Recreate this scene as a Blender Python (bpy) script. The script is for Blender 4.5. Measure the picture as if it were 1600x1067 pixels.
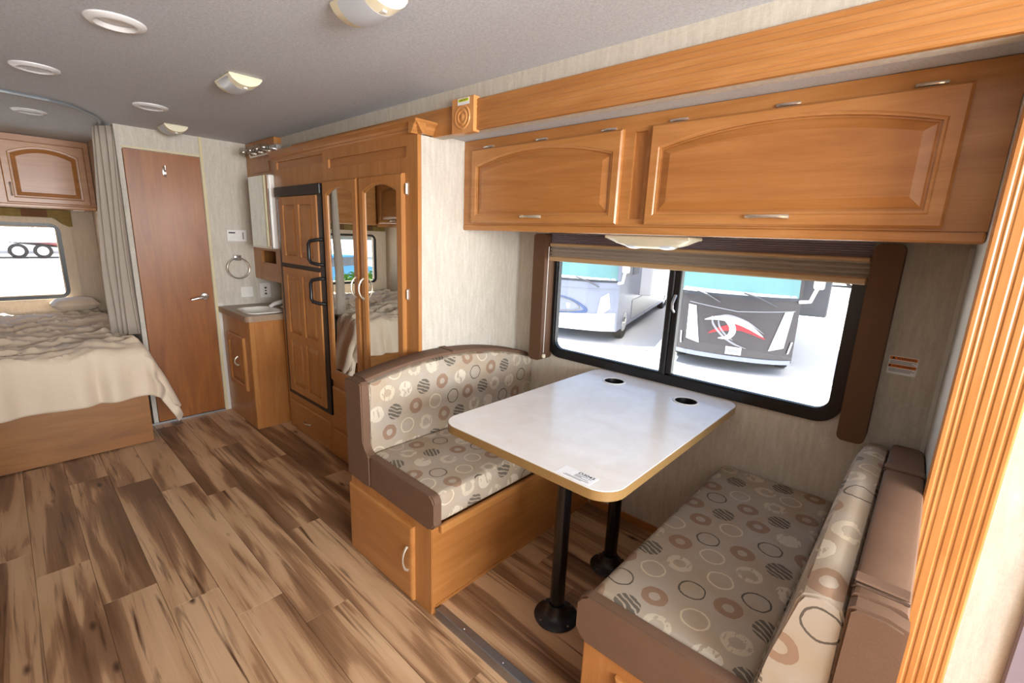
import bpy, bmesh, math, random
from mathutils import Vector, Matrix, noise
random.seed(7)
S = bpy.context.scene
for o in list(bpy.data.objects): bpy.data.objects.remove(o)
COL = S.collection
PI = math.pi

# ------------------------------------------------------------------ camera, world, lights, exposure
CAM = Vector((0.1973, -0.5806, 1.4388)); FPX = 722.5; YAW, PIT, ROL = 0.7345, -0.2209, 0.0393
def set_camera():
    s, c = math.sin(YAW), math.cos(YAW)
    F = Vector((-s*math.cos(PIT), c*math.cos(PIT), math.sin(PIT))); R = Vector((c, s, 0)); U = R.cross(F)
    R2 = math.cos(ROL)*R + math.sin(ROL)*U; U2 = -math.sin(ROL)*R + math.cos(ROL)*U
    cd = bpy.data.cameras.new('camera'); cd.sensor_width = 36; cd.lens = FPX/1600*36; cd.clip_start = .02; cd.clip_end = 500
    co = bpy.data.objects.new('camera', cd); COL.objects.link(co)
    m = Matrix((( R2.x, U2.x, -F.x, CAM.x), (R2.y, U2.y, -F.y, CAM.y), (R2.z, U2.z, -F.z, CAM.z), (0, 0, 0, 1)))
    co.matrix_world = m
    S.camera = co
set_camera()
S.view_settings.view_transform = 'Standard'; S.view_settings.look = 'None'
S.view_settings.gamma = 1; S.view_settings.use_curve_mapping = False
S.view_settings.exposure = 0.3
W = bpy.data.worlds.new('sky'); S.world = W; W.use_nodes = True
wn = W.node_tree.nodes; wl = W.node_tree.links
sky = wn.new('ShaderNodeTexSky'); sky.sky_type = 'NISHITA'; sky.sun_disc = False; sky.sun_elevation = math.radians(62); sky.sun_rotation = math.radians(120); sky.dust_density = 2.5
wl.new(sky.outputs[0], wn['Background'].inputs['Color']); wn['Background'].inputs['Strength'].default_value = 0.38
def light(name, kind, loc, aim, power, **k):
    d = bpy.data.lights.new(name, kind); d.energy = power
    for a, b in k.items(): setattr(d, a, b)
    o = bpy.data.objects.new(name, d); COL.objects.link(o); o.location = loc
    o.rotation_euler = (Vector(aim)-Vector(loc)).to_track_quat('-Z', 'Y').to_euler()
    return o
light('sun_offscreen', 'SUN', (0, 0, 30), (8.5, 3.0, 0), 13, angle=math.radians(.6), color=(1, .96, .9))
light('windshield_fill_offscreen', 'AREA', (2.62, -.33, 1.45), (-3, -.1, 1.35), 190, shape='RECTANGLE', size=2.1, size_y=.95, color=(.97, .98, 1))  # added fill lamp inside the unseen windshield, stronger than daylight through the glass

# ------------------------------------------------------------------ mesh helpers
def new(): return bmesh.new()
def box(bm, x0, x1, y0, y1, z0, z1):
    v = [bm.verts.new(p) for p in ((x0,y0,z0),(x1,y0,z0),(x1,y1,z0),(x0,y1,z0),(x0,y0,z1),(x1,y0,z1),(x1,y1,z1),(x0,y1,z1))]
    for f in ((3,2,1,0),(4,5,6,7),(0,1,5,4),(1,2,6,5),(2,3,7,6),(3,0,4,7)): bm.faces.new([v[i] for i in f])
    return bm
def bx(x0, x1, y0, y1, z0, z1, r=0, seg=1):
    bm = box(new(), min(x0,x1), max(x0,x1), min(y0,y1), max(y0,y1), min(z0,z1), max(z0,z1))
    if r: bmesh.ops.bevel(bm, geom=list(bm.edges), offset=r, segments=seg, profile=.5, affect='EDGES')
    return bm
def prism(bm, poly, fn, a0, a1):
    """extrude a 2D polygon; fn(p, q, a) -> 3D"""
    A = [bm.verts.new(fn(p, q, a0)) for p, q in poly]; B = [bm.verts.new(fn(p, q, a1)) for p, q in poly]
    n = len(poly)
    for i in range(n): bm.faces.new((A[i], A[(i+1) % n], B[(i+1) % n], B[i]))
    bm.faces.new(A[::-1]); bm.faces.new(B)
    return bm
AX = {'x': lambda p, q, a: (a, p, q), 'y': lambda p, q, a: (p, a, q), 'z': lambda p, q, a: (p, q, a)}
def tube(bm, pts, r, n=10, cap=True):
    pts = [Vector(p) for p in pts]; rings = []
    ref = None
    for i, p in enumerate(pts):
        t = (pts[min(i+1, len(pts)-1)]-pts[max(i-1, 0)]).normalized()
        if ref is None: ref = t.orthogonal().normalized()
        a = (ref - t*ref.dot(t)).normalized(); ref = a; b = t.cross(a)
        rr = r[i] if isinstance(r, (list, tuple)) else r
        rings.append([bm.verts.new(p + (a*math.cos(2*PI*k/n)+b*math.sin(2*PI*k/n))*rr) for k in range(n)])
    for A, B in zip(rings, rings[1:]):
        for k in range(n): bm.faces.new((A[k], A[(k+1) % n], B[(k+1) % n], B[k]))
    if cap: bm.faces.new(rings[0][::-1]); bm.faces.new(rings[-1])
    return bm
def torus(bm, c, R, r, fn, n=28, m=8):
    """fn(a, b, w): plane coords + normal -> 3D offset"""
    c = Vector(c); rows = []
    for i in range(n):
        t = 2*PI*i/n
        rows.append([bm.verts.new(c+Vector(fn((R+r*math.cos(2*PI*k/m))*math.cos(t), (R+r*math.cos(2*PI*k/m))*math.sin(t), r*math.sin(2*PI*k/m)))) for k in range(m)])
    for i in range(n):
        for k in range(m): bm.faces.new((rows[i][k], rows[i][(k+1) % m], rows[(i+1) % n][(k+1) % m], rows[(i+1) % n][k]))
    return bm
def lathe(bm, prof, c, fn=None, n=24, sx=1, sy=1):
    fn = fn or (lambda a, b, w: (a, b, w)); c = Vector(c); rows = []
    for r, w in prof:
        if r < 1e-6: rows.append([bm.verts.new(c+Vector(fn(0, 0, w)))]); continue
        rows.append([bm.verts.new(c+Vector(fn(r*sx*math.cos(2*PI*k/n), r*sy*math.sin(2*PI*k/n), w))) for k in range(n)])
    for A, B in zip(rows, rows[1:]):
        for k in range(n):
            a = [A[0]] if len(A) == 1 else [A[k], A[(k+1) % n]]
            b = [B[0]] if len(B) == 1 else [B[(k+1) % n], B[k]]
            if len(a)+len(b) > 2: bm.faces.new(a+b)
    return bm
def sphere(bm, c, r, n=14, sx=1, sy=1, sz=1):
    return lathe(bm, [(r*math.sin(PI*i/8), -r*math.cos(PI*i/8)*sz) for i in range(9)], c, None, n, sx, sy)
def rrect(x0, x1, y0, y1, r, seg=6):
    out = []
    for cx, cy, a in ((x1-r, y1-r, 0), (x0+r, y1-r, 90), (x0+r, y0+r, 180), (x1-r, y0+r, 270)):
        for k in range(seg+1):
            t = math.radians(a+90*k/seg); out.append((cx+r*math.cos(t), cy+r*math.sin(t)))
    return out
def ring_prism(bm, outer, inner, fn, a0, a1):
    n = len(outer); L = [[bm.verts.new(fn(p, q, a)) for p, q in l] for l in (outer, inner) for a in (a0, a1)]
    for i in range(n):
        j = (i+1) % n
        for A, B in ((L[0], L[1]), (L[3], L[2]), (L[1], L[3]), (L[2], L[0])): bm.faces.new((A[i], A[j], B[j], B[i]))
    return bm
WO = {}
def box_uv(me):
    uv = me.uv_layers.new(name='UVMap')
    for p in me.polygons:
        n = p.normal; a = max(range(3), key=lambda i: abs(n[i])); i, j = ((1, 2), (0, 2), (0, 1))[a]
        for li in p.loop_indices:
            co = me.vertices[me.loops[li].vertex_index].co; uv.data[li].uv = (co[i], co[j])
def obj(name, bm, mat, parent=None, smooth=False, uv=False, label=None):
    bmesh.ops.recalc_face_normals(bm, faces=bm.faces)
    me = bpy.data.meshes.new(name); bm.to_mesh(me); bm.free()
    if uv: box_uv(me)
    lo = Vector([min(v.co[i] for v in me.vertices) for i in range(3)]); hi = Vector([max(v.co[i] for v in me.vertices) for i in range(3)])
    c = Vector(((lo.x+hi.x)/2, (lo.y+hi.y)/2, lo.z)); me.transform(Matrix.Translation(-c))
    o = bpy.data.objects.new(name, me); COL.objects.link(o)
    me.materials.append(M[mat] if isinstance(mat, str) else mat)
    if smooth:
        me.polygons.foreach_set('use_smooth', [True]*len(me.polygons))
        try: me.set_sharp_from_angle(angle=math.radians(40))
        except Exception: pass
    base = WO[parent.name] if parent else Vector((0, 0, 0))
    o.parent = parent; o.location = c-base; WO[o.name] = c
    if label: o['label'] = label
    return o
def thing(name, label, cat, loc=(0, 0, 0), group=None):
    o = bpy.data.objects.new(name, None); COL.objects.link(o); o.location = loc; o.empty_display_size = .05
    o['label'] = label; o['category'] = cat
    if group: o['group'] = group
    WO[o.name] = Vector(loc); return o
def tag(o, label, cat, group=None):
    o['label'] = label; o['category'] = cat
    if group: o['group'] = group
    return o
def struct(o, label=None):
    o['kind'] = 'structure'
    if label: o['label'] = label
    return o
def dup(root, loc, label=None):
    def rec(o, par):
        c = o.copy(); COL.objects.link(c); c.parent = par
        for ch in o.children: rec(ch, c)
        return c
    r = rec(root, None); r.location = loc
    if label: r['label'] = label
    return r

# ------------------------------------------------------------------ materials
M = {}
def lin(c):
    return tuple(((x/255)/12.92 if x/255 <= .04045 else ((x/255+.055)/1.055)**2.4) for x in c) + (1,)
class NT:
    def __init__(s, name):
        s.m = bpy.data.materials.new(name); s.m.use_nodes = True; s.t = s.m.node_tree; s.b = s.t.nodes['Principled BSDF']; M[name] = s.m
    def n(s, ty, **k):
        nd = s.t.nodes.new(ty)
        for a, b in k.items(): setattr(nd, a, b)
        return nd
    def put(s, sock, v):
        if isinstance(v, bpy.types.NodeSocket): s.t.links.new(v, sock)
        else: sock.default_value = v
    def math(s, op, a, b=0.0, c=0.0, clamp=False):
        nd = s.n('ShaderNodeMath', operation=op, use_clamp=clamp)
        for i, v in enumerate((a, b, c)): s.put(nd.inputs[i], v)
        return nd.outputs[0]
    def mix(s, f, a, b, blend='MIX'):
        nd = s.n('ShaderNodeMix', data_type='RGBA', blend_type=blend)
        s.put(nd.inputs[0], f); s.put(nd.inputs[6], a); s.put(nd.inputs[7], b); return nd.outputs[2]
    def noise(s, vec, scale=5, detail=3, rough=.55, dist=0):
        nd = s.n('ShaderNodeTexNoise'); s.put(nd.inputs['Vector'], vec); nd.inputs['Scale'].default_value = scale
        nd.inputs['Detail'].default_value = detail; nd.inputs['Roughness'].default_value = rough; nd.inputs['Distortion'].default_value = dist
        return nd.outputs['Fac']
    def ramp(s, f, stops):
        nd = s.n('ShaderNodeValToRGB'); e = nd.color_ramp.elements
        while len(e) < len(stops): e.new(.5)
        for i, (p, c) in enumerate(stops): e[i].position = p; e[i].color = c
        s.put(nd.inputs[0], f); return nd.outputs[0]
    def scale(s, vec, sc, loc=None):
        nd = s.n('ShaderNodeMapping'); s.put(nd.inputs['Vector'], vec); nd.inputs['Scale'].default_value = sc
        if loc is not None: s.put(nd.inputs['Location'], loc)
        return nd.outputs[0]
    def pos(s): return s.n('ShaderNodeNewGeometry').outputs['Position']
    def bump(s, h, strength=.2, dist=.002):
        nd = s.n('ShaderNodeBump'); nd.inputs['Strength'].default_value = strength; nd.inputs['Distance'].default_value = dist
        s.put(nd.inputs['Height'], h); s.t.links.new(nd.outputs[0], s.b.inputs['Normal'])
    def set(s, **k):
        for a, v in k.items(): s.put(s.b.inputs[{'base': 'Base Color', 'rough': 'Roughness', 'metal': 'Metallic', 'spec': 'Specular IOR Level', 'coat': 'Coat Weight', 'emis': 'Emission Strength'}.get(a, a)], v)
        return s.m
def plain(name, rgb, rough=.5, metal=0, **k):
    t = NT(name); p = t.noise(t.pos(), 40, 2)
    c = lin(rgb); t.set(base=t.mix(p, tuple(x*.93 for x in c[:3])+(1,), tuple(min(1, x*1.05) for x in c[:3])+(1,)), rough=rough, metal=metal, **k); return t
def wood(name, axis, dark, mid, light_, rough=.32, fine=1.0):
    t = NT(name); p = t.pos(); lo, hi = 1.6, 16
    sc = [hi, hi, hi]; sc['xyz'.index(axis)] = lo
    a = t.noise(t.scale(p, sc), 1.0, 4, .6, 1.2)
    sc2 = [260, 260, 260]; sc2['xyz'.index(axis)] = 9
    b = t.noise(t.scale(p, sc2), 1.0, 2, .6)
    f = t.math('ADD', t.math('MULTIPLY', a, .78), t.math('MULTIPLY', b, .22*fine))
    t.set(base=t.ramp(f, [(.25, lin(dark)), (.5, lin(mid)), (.75, lin(light_))]), rough=rough, coat=.12)
    t.b.inputs['Coat Roughness'].default_value = .25
    t.bump(b, .06, .001)
for ax in 'xyz':
    wood('maple_'+ax, ax, (156, 100, 50), (174, 118, 63), (190, 136, 82))
    wood('panel_'+ax, ax, (148, 92, 44), (166, 109, 56), (182, 126, 72))
wood('door_wood', 'z', (116, 64, 22), (140, 82, 30), (158, 98, 40), .35)
wood('bed_wood', 'y', (118, 72, 30), (142, 92, 42), (158, 108, 54), .4)
wood('rosette_wood', 'z', (196, 132, 72), (208, 146, 86), (218, 160, 102), .3)
def wallpaper(name, c1, c2):
    t = NT(name); p = t.pos()
    a = t.noise(t.scale(p, (60, 60, 9)), 1, 3, .6); b = t.noise(t.scale(p, (420, 420, 60)), 1, 2, .6); c = t.noise(t.scale(p, (60, 60, 380)), 1, 2)
    f = t.math('ADD', t.math('MULTIPLY', a, .45), t.math('ADD', t.math('MULTIPLY', b, .3), t.math('MULTIPLY', c, .25)))
    t.set(base=t.ramp(f, [(.32, lin(c1)), (.66, lin(c2))]), rough=.7); t.bump(b, .1, .001)
wallpaper('wallpaper', (176, 168, 154), (208, 202, 190)); wallpaper('bed_wall', (186, 168, 146), (208, 190, 168))
t = NT('ceiling_fabric'); p = t.pos(); a = t.noise(p, 135, 3, .75); b = t.noise(p, 5, 3)
t.set(base=t.mix(a, lin((156, 161, 168)), lin((226, 231, 238))), rough=.9); t.bump(a, .35, .002)
def brownfab(name, c1, c2):
    t = NT(name); p = t.pos(); a = t.noise(p, 700, 2, .6); b = t.noise(p, 18, 3)
    t.set(base=t.mix(t.math('ADD', t.math('MULTIPLY', a, .7), t.math('MULTIPLY', b, .3)), lin(c1), lin(c2)), rough=.75); t.bump(a, .25, .001)
brownfab('brown_fabric', (82, 58, 42), (124, 94, 72)); brownfab('shade_board', (74, 48, 28), (98, 66, 40))
brownfab('curtain_cloth', (150, 138, 126), (184, 172, 158)); brownfab('seam_fabric', (66, 46, 34), (92, 68, 50))
t = NT('comforter_cloth'); p = t.pos(); a = t.noise(p, 300, 2); t.set(base=t.mix(a, lin((206, 186, 160)), lin((224, 206, 184))), rough=.6)
t.b.inputs['Sheen Weight'].default_value = .3; t.bump(t.noise(p, 25, 4, .6), .25, .01)
plain('mattress_cloth', (214, 208, 198), .8)
# printed upholstery
t = NT('circle_fabric'); uvn = t.n('ShaderNodeUVMap'); uvn.uv_map = 'UVMap'; uv = uvn.outputs[0]
sep = t.n('ShaderNodeSeparateXYZ'); t.put(sep.inputs[0], uv); u, v = sep.outputs[0], sep.outputs[1]
w1 = t.math('MULTIPLY', t.math('SUBTRACT', t.noise(uv, 28, 2), .5), .009); w2 = t.math('MULTIPLY', t.math('SUBTRACT', t.noise(t.scale(uv, (1, 1, 1), (9, 4, 0)), 28, 2), .5), .009)
u = t.math('ADD', u, w1); v = t.math('ADD', v, w2); SP = .104
V = t.math('DIVIDE', v, SP*.86); row = t.math('FLOOR', V); U = t.math('ADD', t.math('DIVIDE', u, SP), t.math('MULTIPLY', row, .5)); cu = t.math('FLOOR', U)
fu = t.math('SUBTRACT', t.math('SUBTRACT', U, cu), .5); fv = t.math('SUBTRACT', t.math('SUBTRACT', V, row), .5)
cmb = t.n('ShaderNodeCombineXYZ'); t.put(cmb.inputs[0], cu); t.put(cmb.inputs[1], row)
wnn = t.n('ShaderNodeTexWhiteNoise', noise_dimensions='3D'); t.put(wnn.inputs['Vector'], cmb.outputs[0])
sp2 = t.n('ShaderNodeSeparateColor'); t.put(sp2.inputs[0], wnn.outputs['Color'])
fu = t.math('ADD', fu, t.math('MULTIPLY', t.math('SUBTRACT', sp2.outputs[0], .5), .22)); fv = t.math('MULTIPLY', t.math('ADD', fv, t.math('MULTIPLY', t.math('SUBTRACT', sp2.outputs[1], .5), .2)), .86)
d = t.math('SQRT', t.math('ADD', t.math('MULTIPLY', fu, fu), t.math('MULTIPLY', fv, fv)))
q = t.math('ADD', t.math('DIVIDE', d, .345), t.math('MULTIPLY', t.math('SUBTRACT', t.noise(uv, 160, 2), .5), .07))
# type: walk through a fixed cycle along rows so that neighbours differ
ty = t.math('FRACT', t.math('ADD', t.math('ADD', t.math('MULTIPLY', cu, .382), t.math('MULTIPLY', row, .217)), t.math('MULTIPLY', sp2.outputs[2], .12)))
def band(lo, hi): return t.math('MULTIPLY', t.math('GREATER_THAN', q, lo), t.math('LESS_THAN', q, hi))
def typ(a, b): return t.math('MULTIPLY', t.math('GREATER_THAN', ty, a), t.math('LESS_THAN', ty, b))
weave = t.noise(t.scale(uv, (900, 350, 1)), 1, 2); big = t.noise(uv, 7, 3)
bg = t.mix(t.math('MULTIPLY', t.math('SUBTRACT', big, .35), 2.2, clamp=True), lin((176, 158, 134)), lin((182, 174, 164)))
brush = t.math('GREATER_THAN', t.noise(t.scale(uv, (60, 22, 1)), 1, 3), .43)
stripes = t.math('GREATER_THAN', t.math('SINE', t.math('ADD', t.math('MULTIPLY', t.math('ADD', t.math('MULTIPLY', fu, .45), fv), 38), t.math('MULTIPLY', t.noise(uv, 40, 2), 5))), -.55)
col = bg
for a, b, sh, c, op in ((0, .2, band(.42, 1), (150, 118, 94), .92), (.2, .36, t.math('MULTIPLY', band(-1, 1), brush), (216, 206, 186), .85), (.36, .53, band(.86, 1.0), (218, 206, 178), .9),
                    (.53, .69, t.math('MULTIPLY', band(-1, 1), stripes), (92, 86, 76), .95), (.69, .79, band(.87, 1.0), (74, 68, 60), .95), (.79, 1.01, t.math('MULTIPLY', band(.5, 1), brush), (216, 204, 180), .7)):
    col = t.mix(t.math('MULTIPLY', t.math('MULTIPLY', typ(a, b), sh), op), col, lin(c))
col = t.mix(t.math('MULTIPLY', weave, .34), col, lin((112, 98, 78)))
t.set(base=col, rough=.8); t.bump(weave, .2, .001)
# floor planks
def plankmat(name):
    t = NT(name); oc = t.n('ShaderNodeTexCoord').outputs['Object']; oi = t.n('ShaderNodeObjectInfo'); r = oi.outputs['Random']
    cb = t.n('ShaderNodeCombineXYZ'); t.put(cb.inputs[0], t.math('MULTIPLY', r, 37)); t.put(cb.inputs[1], t.math('MULTIPLY', r, 91)); t.put(cb.inputs[2], t.math('MULTIPLY', r, 53))
    a = t.noise(t.scale(oc, (.85, 8, 1), cb.outputs[0]), 1, 2.5, .5, .7)
    cb2 = t.n('ShaderNodeVectorMath', operation='SCALE'); t.put(cb2.inputs[0], cb.outputs[0]); cb2.inputs['Scale'].default_value = 1.7
    g = t.noise(t.scale(oc, (5, 130, 1), cb2.outputs[0]), 1, 3, .6, .4)
    streak = t.noise(t.scale(oc, (1.3, 30, 1), cb2.outputs[0]), 1, 3, .6, 1.2)
    f = t.math('ADD', t.math('ADD', a, t.math('MULTIPLY', t.math('SUBTRACT', r, .5), .13)), t.math('MULTIPLY', t.math('SUBTRACT', g, .5), .14))
    base = t.ramp(f, [(.34, lin((112, 80, 54))), (.45, lin((144, 108, 78))), (.49, lin((164, 126, 92))), (.515, lin((190, 152, 114))), (.66, lin((208, 172, 134)))])
    base = t.mix(t.math('MULTIPLY', t.math('SUBTRACT', streak, .565, clamp=True), 6, clamp=True), base, lin((84, 52, 30)))
    vo = t.n('ShaderNodeTexVoronoi'); t.put(vo.inputs['Vector'], t.scale(oc, (4.0, 11, 1), cb.outputs[0])); vo.inputs['Scale'].default_value = 1
    sc = t.n('ShaderNodeSeparateColor'); t.put(sc.inputs[0], vo.outputs['Color'])
    kn = t.math('MULTIPLY', t.math('SUBTRACT', .16, vo.outputs['Distance'], clamp=True), t.math('MULTIPLY', t.math('GREATER_THAN', sc.outputs[0], .62), 9), clamp=True)
    base = t.mix(kn, base, lin((66, 40, 24)))
    t.set(base=base, rough=.38); t.bump(g, .05, .001)
plankmat('plank')
# laminate, metals, plastics, glass
t = NT('laminate'); p = t.pos(); a = t.noise(p, 7, 5, .65, .8); t.set(base=t.ramp(a, [(.3, lin((224, 219, 213))), (.55, lin((231, 229, 226))), (.75, lin((237, 236, 234)))]), rough=.2)
t = NT('edge_band'); a = t.noise(t.pos(), 600, 2); t.set(base=t.mix(a, lin((116, 88, 48)), lin((158, 126, 80))), rough=.4)
t = NT('counter_laminate'); a = t.noise(t.pos(), 90, 4); t.set(base=t.mix(a, lin((134, 110, 88)), lin((170, 146, 122))), rough=.35)
for nm, c, r, me in (('chrome', (226, 224, 220), .14, .85), ('steel', (176, 176, 178), .32, 1), ('mirror_glass', (232, 236, 234), .01, 1), ('pull_metal', (214, 206, 190), .25, .7), ('track_metal', (168, 176, 182), .4, .6), ('strip_metal', (158, 158, 160), .38, .9)):
    plain(nm, c, r, me)
for nm, c, r in (('black_metal', (14, 14, 16), .22), ('black_plastic', (24, 25, 28), .4), ('rubber', (18, 19, 21), .35), ('white_plastic', (226, 224, 218), .35), ('cream_plastic', (226, 218, 190), .35),
                 ('vent_plastic', (222, 222, 222), .4), ('porcelain', (232, 228, 218), .15), ('sticker_white', (236, 238, 240), .4), ('ink', (30, 30, 34), .6), ('ink_grey', (120, 120, 124), .6), ('orange_ink', (228, 128, 44), .5),
                 ('yellow_ink', (214, 224, 40), .5), ('cream_trim', (206, 192, 152), .5), ('white_trim', (208, 206, 198), .5), ('shade_dark', (128, 116, 124), .8), ('shade_grey', (176, 166, 154), .8), ('shade_rail', (172, 142, 104), .5),
                 ('riser', (188, 152, 106), .5), ('cup_black', (12, 12, 13), .4), ('underbody', (60, 60, 62), .8), ('tire', (30, 30, 32), .8),
                 ('coach_black', (62, 58, 62), .25), ('coach_silver', (132, 138, 156), .25), ('coach_white', (228, 228, 232), .3), ('coach_red', (190, 40, 50), .3), ('coach_grey', (140, 140, 146), .3), ('lamp_glass', (226, 232, 238), .15),
                 ('coach_dark', (58, 62, 70), .2), ('blue_paint', (40, 120, 170), .3), ('maroon_paint', (120, 30, 36), .3), ('navy_ink', (60, 84, 130), .4)):
    plain(nm, c, r)
t = NT('diffuser'); t.set(base=lin((214, 222, 232)), rough=.3); t.b.inputs['Transmission Weight'].default_value = .15
t = NT('asphalt'); a = t.noise(t.pos(), .7, 5, .6); b = t.noise(t.pos(), 60, 2); t.set(base=t.mix(t.math('ADD', t.math('MULTIPLY', a, .7), t.math('MULTIPLY', b, .3)), lin((214, 212, 208)), lin((236, 234, 230))), rough=.85)
t = NT('leaf'); a = t.noise(t.pos(), 3, 4, .7); t.set(base=t.mix(a, lin((46, 92, 30)), lin((140, 178, 70))), rough=.6)
t = NT('olive_fabric'); vo = t.n('ShaderNodeTexVoronoi', distance='CHEBYCHEV'); t.put(vo.inputs['Vector'], t.pos()); vo.inputs['Scale'].default_value = 9
t.set(base=t.mix(t.noise(t.pos(), 30, 3), t.mix(t.math('GREATER_THAN', t.n('ShaderNodeSeparateColor').outputs[0], 2), lin((92, 76, 30)), lin((92, 76, 30))), lin((146, 122, 62))), rough=.8)
plain('olive_dark', (96, 62, 30), .8)
def glassmat(name, tint, refl=.06, rough=.0):
    m = bpy.data.materials.new(name); m.use_nodes = True; M[name] = m; nt = m.node_tree; nt.nodes.clear()
    o = nt.nodes.new('ShaderNodeOutputMaterial'); mx = nt.nodes.new('ShaderNodeMixShader'); tr = nt.nodes.new('ShaderNodeBsdfTransparent'); gl = nt.nodes.new('ShaderNodeBsdfGlossy')
    tr.inputs[0].default_value = tint; gl.inputs['Roughness'].default_value = rough; mx.inputs[0].default_value = refl
    nt.links.new(tr.outputs[0], mx.inputs[1]); nt.links.new(gl.outputs[0], mx.inputs[2]); nt.links.new(mx.outputs[0], o.inputs[0])
glassmat('window_glass', (.95, .97, .97, 1), .04); glassmat('globe_glass', (.9, .9, .88, 1), .18)
plain('coach_glass', (104, 146, 148), .12)

# ------------------------------------------------------------------ room shell
H, YW, YF, YS, XS, XR, XD, XB, YL, YSIDE, XF = 2.05, .85, .815, 1.447, -1.603, .266, -3.842, -5.35, -1.5, .02, 2.70
# floor slab with individually laid planks
fl = struct(obj('floor', bx(XB-.05, XF, YL-.05, YS+.05, -.06, -.006), 'riser'), 'wood plank vinyl floor')
plank_me = {}
def plank(x0, x1, y0, y1, parent, zt=0.0):
    g = .0006; key = (round(x1-x0, 3), round(y1-y0, 3))
    bm = bx(-(x1-x0)/2+g, (x1-x0)/2-g, -(y1-y0)/2+g, (y1-y0)/2-g, 0, .006, .0008)
    if key not in plank_me:
        bmesh.ops.recalc_face_normals(bm, faces=bm.faces); me = bpy.data.meshes.new('plank'); bm.to_mesh(me); me.materials.append(M['plank']); plank_me[key] = me
    bm.free()
    o = bpy.data.objects.new('plank', plank_me[key]); COL.objects.link(o); o.parent = parent
    o.location = Vector(((x0+x1)/2, (y0+y1)/2, zt-.006))-WO[parent.name]
offs = {-5: -2.0, -4: -2.62, -3: -1.58, -2: -2.2, -1: -2.53, 0: -2.31, 1: -1.945, 2: -1.745, 3: -1.533, 4: -1.32, 5: -1.92, 6: -2.74, 7: -2.3, 8: -1.9}
PWID, PLEN, PY0 = .168, 1.21, -.662
def lay(parent, xa, xb, ya, yb, zt, skip=None):
    for k in range(-6, 14):
        y0, y1 = max(ya, PY0+k*PWID), min(yb, PY0+(k+1)*PWID)
        if y1-y0 < .02: continue
        x = offs.get(k, -2.1-.37*(k % 3)) - 5*PLEN
        while x < xb:
            x0, x1 = max(xa, x), min(xb, x+PLEN)
            if x1-x0 > .03 and not (skip and skip(x0, x1, y0, y1)): plank(x0, x1, y0, y1, parent, zt)
            x += PLEN
lay(fl, -3.842, XF, YL, .76, 0.0, lambda x0, x1, y0, y1: y1 < -.775 or (x0 > .7))
# slide floor on top
SLZ = .027
sf = struct(obj('floor_slide', bx(XS, XR, .374, YS, -.005, SLZ-.006), 'riser'), 'raised plank floor of the slide-out')
lay(sf, XS+.01, XR-.01, .40, YS-.005, SLZ)
st = thing('threshold_strip', 'grey metal threshold strip edging the raised slide-out floor', 'strip', (-.4, .39, SLZ))
obj('strip', prism(new(), [(.366, -.0), (.372, SLZ+.004), (.376, SLZ+.006), (.402, SLZ+.006), (.408, SLZ+.001), (.408, SLZ), (.374, SLZ), (.374, -.0)], AX['x'], -1.0, -.352), 'strip_metal', st)
for x in (-.857, -.66, -.46): obj('screw', lathe(new(), [(0, .0025), (.003, .002), (.0045, 0)], (x, .386, SLZ+.006), n=10), 'steel', st)
struct(obj('ceiling', bx(XB-.05, XF, YL-.05, YW+.03, H, H+.06), 'ceiling_fabric'), 'grey fabric ceiling')
struct(obj('ceiling_slide', bx(XD, XR+.03, YW-.01, YS+.05, 1.882, 1.93), 'ceiling_fabric'), 'grey headliner of the slide-out')
def wall_with_hole(name, fn, a0, a1, b0, b1, h, mat):
    bm = new(); p0, p1, q0, q1 = h
    for r in ((a0, p0, b0, b1), (p1, a1, b0, b1), (p0, p1, b0, q0), (p0, p1, q1, b1)): box(bm, *fn(*r))
    return struct(obj(name, bm, mat))
struct(obj('wall_left', bx(XB-.05, XF, YL-.05, YL, -.06, H+.03), 'bed_wall'))
wr = struct(obj('wall_right', bx(XD, XF, YW-.012, YW+.03, 1.867, H), 'wallpaper'), 'wallpapered wall above the slide-out')
struct(obj('wall_right_front', bx(XR+.03, XF, YW, YW+.05, -.06, 1.867), 'wallpaper'))
struct(obj('wall_slide_end', bx(XS-.02, XS, .7585, YS, 0, 1.882), 'wallpaper'), 'wallpapered end panel beside the wardrobe')
struct(obj('wall_slide_right', bx(XR, XR+.03, YW-.008, YS, 0, 1.882), 'white_trim'))
wall_with_hole('wall_slide_back', lambda p, q, r, s: (p, q, YS, YS+.04, r, s), XD, XR+.03, -.06, 1.93, (-1.325, -.012, .84, 1.40), 'wallpaper')
wall_with_hole('wall_rear', lambda p, q, r, s: (XB-.04, XB, p, q, r, s), YL, YSIDE+.03, -.06, H, (-1.31, -.235, .815, 1.37), 'bed_wall')
struct(obj('wall_bath_side', bx(XB, XD-.0305, YSIDE, YSIDE+.03, 0, H), 'bed_wall'))
bm = new(); box(bm, XD-.03, XD, YSIDE, .047, 0, H); box(bm, XD-.03, XD, .482, 1.0, 0, H); box(bm, XD-.03, XD, .047, .482, 1.914, H)
struct(obj('wall_bath', bm, 'wallpaper'), 'wallpapered bathroom wall around the wooden door')
struct(obj('wall_vanity_back', bx(XD, -3.2, .985, 1.0, 0, H), 'wallpaper'))
struct(obj('wall_bath_shell', bx(XB, XD-.03, 1.0, 1.03, -.06, H+.03), 'white_trim'))
wall_with_hole('wall_front', lambda p, q, r, s: (XF, XF+.04, p, q, r, s), YL-.05, YW+.05, -.06, H+.06, (-1.40, .74, .95, 1.95), 'wallpaper')
struct(obj('window_3', bx(XF+.015, XF+.02, -1.40, .74, .95, 1.95), 'window_glass'), 'windshield')
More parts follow.
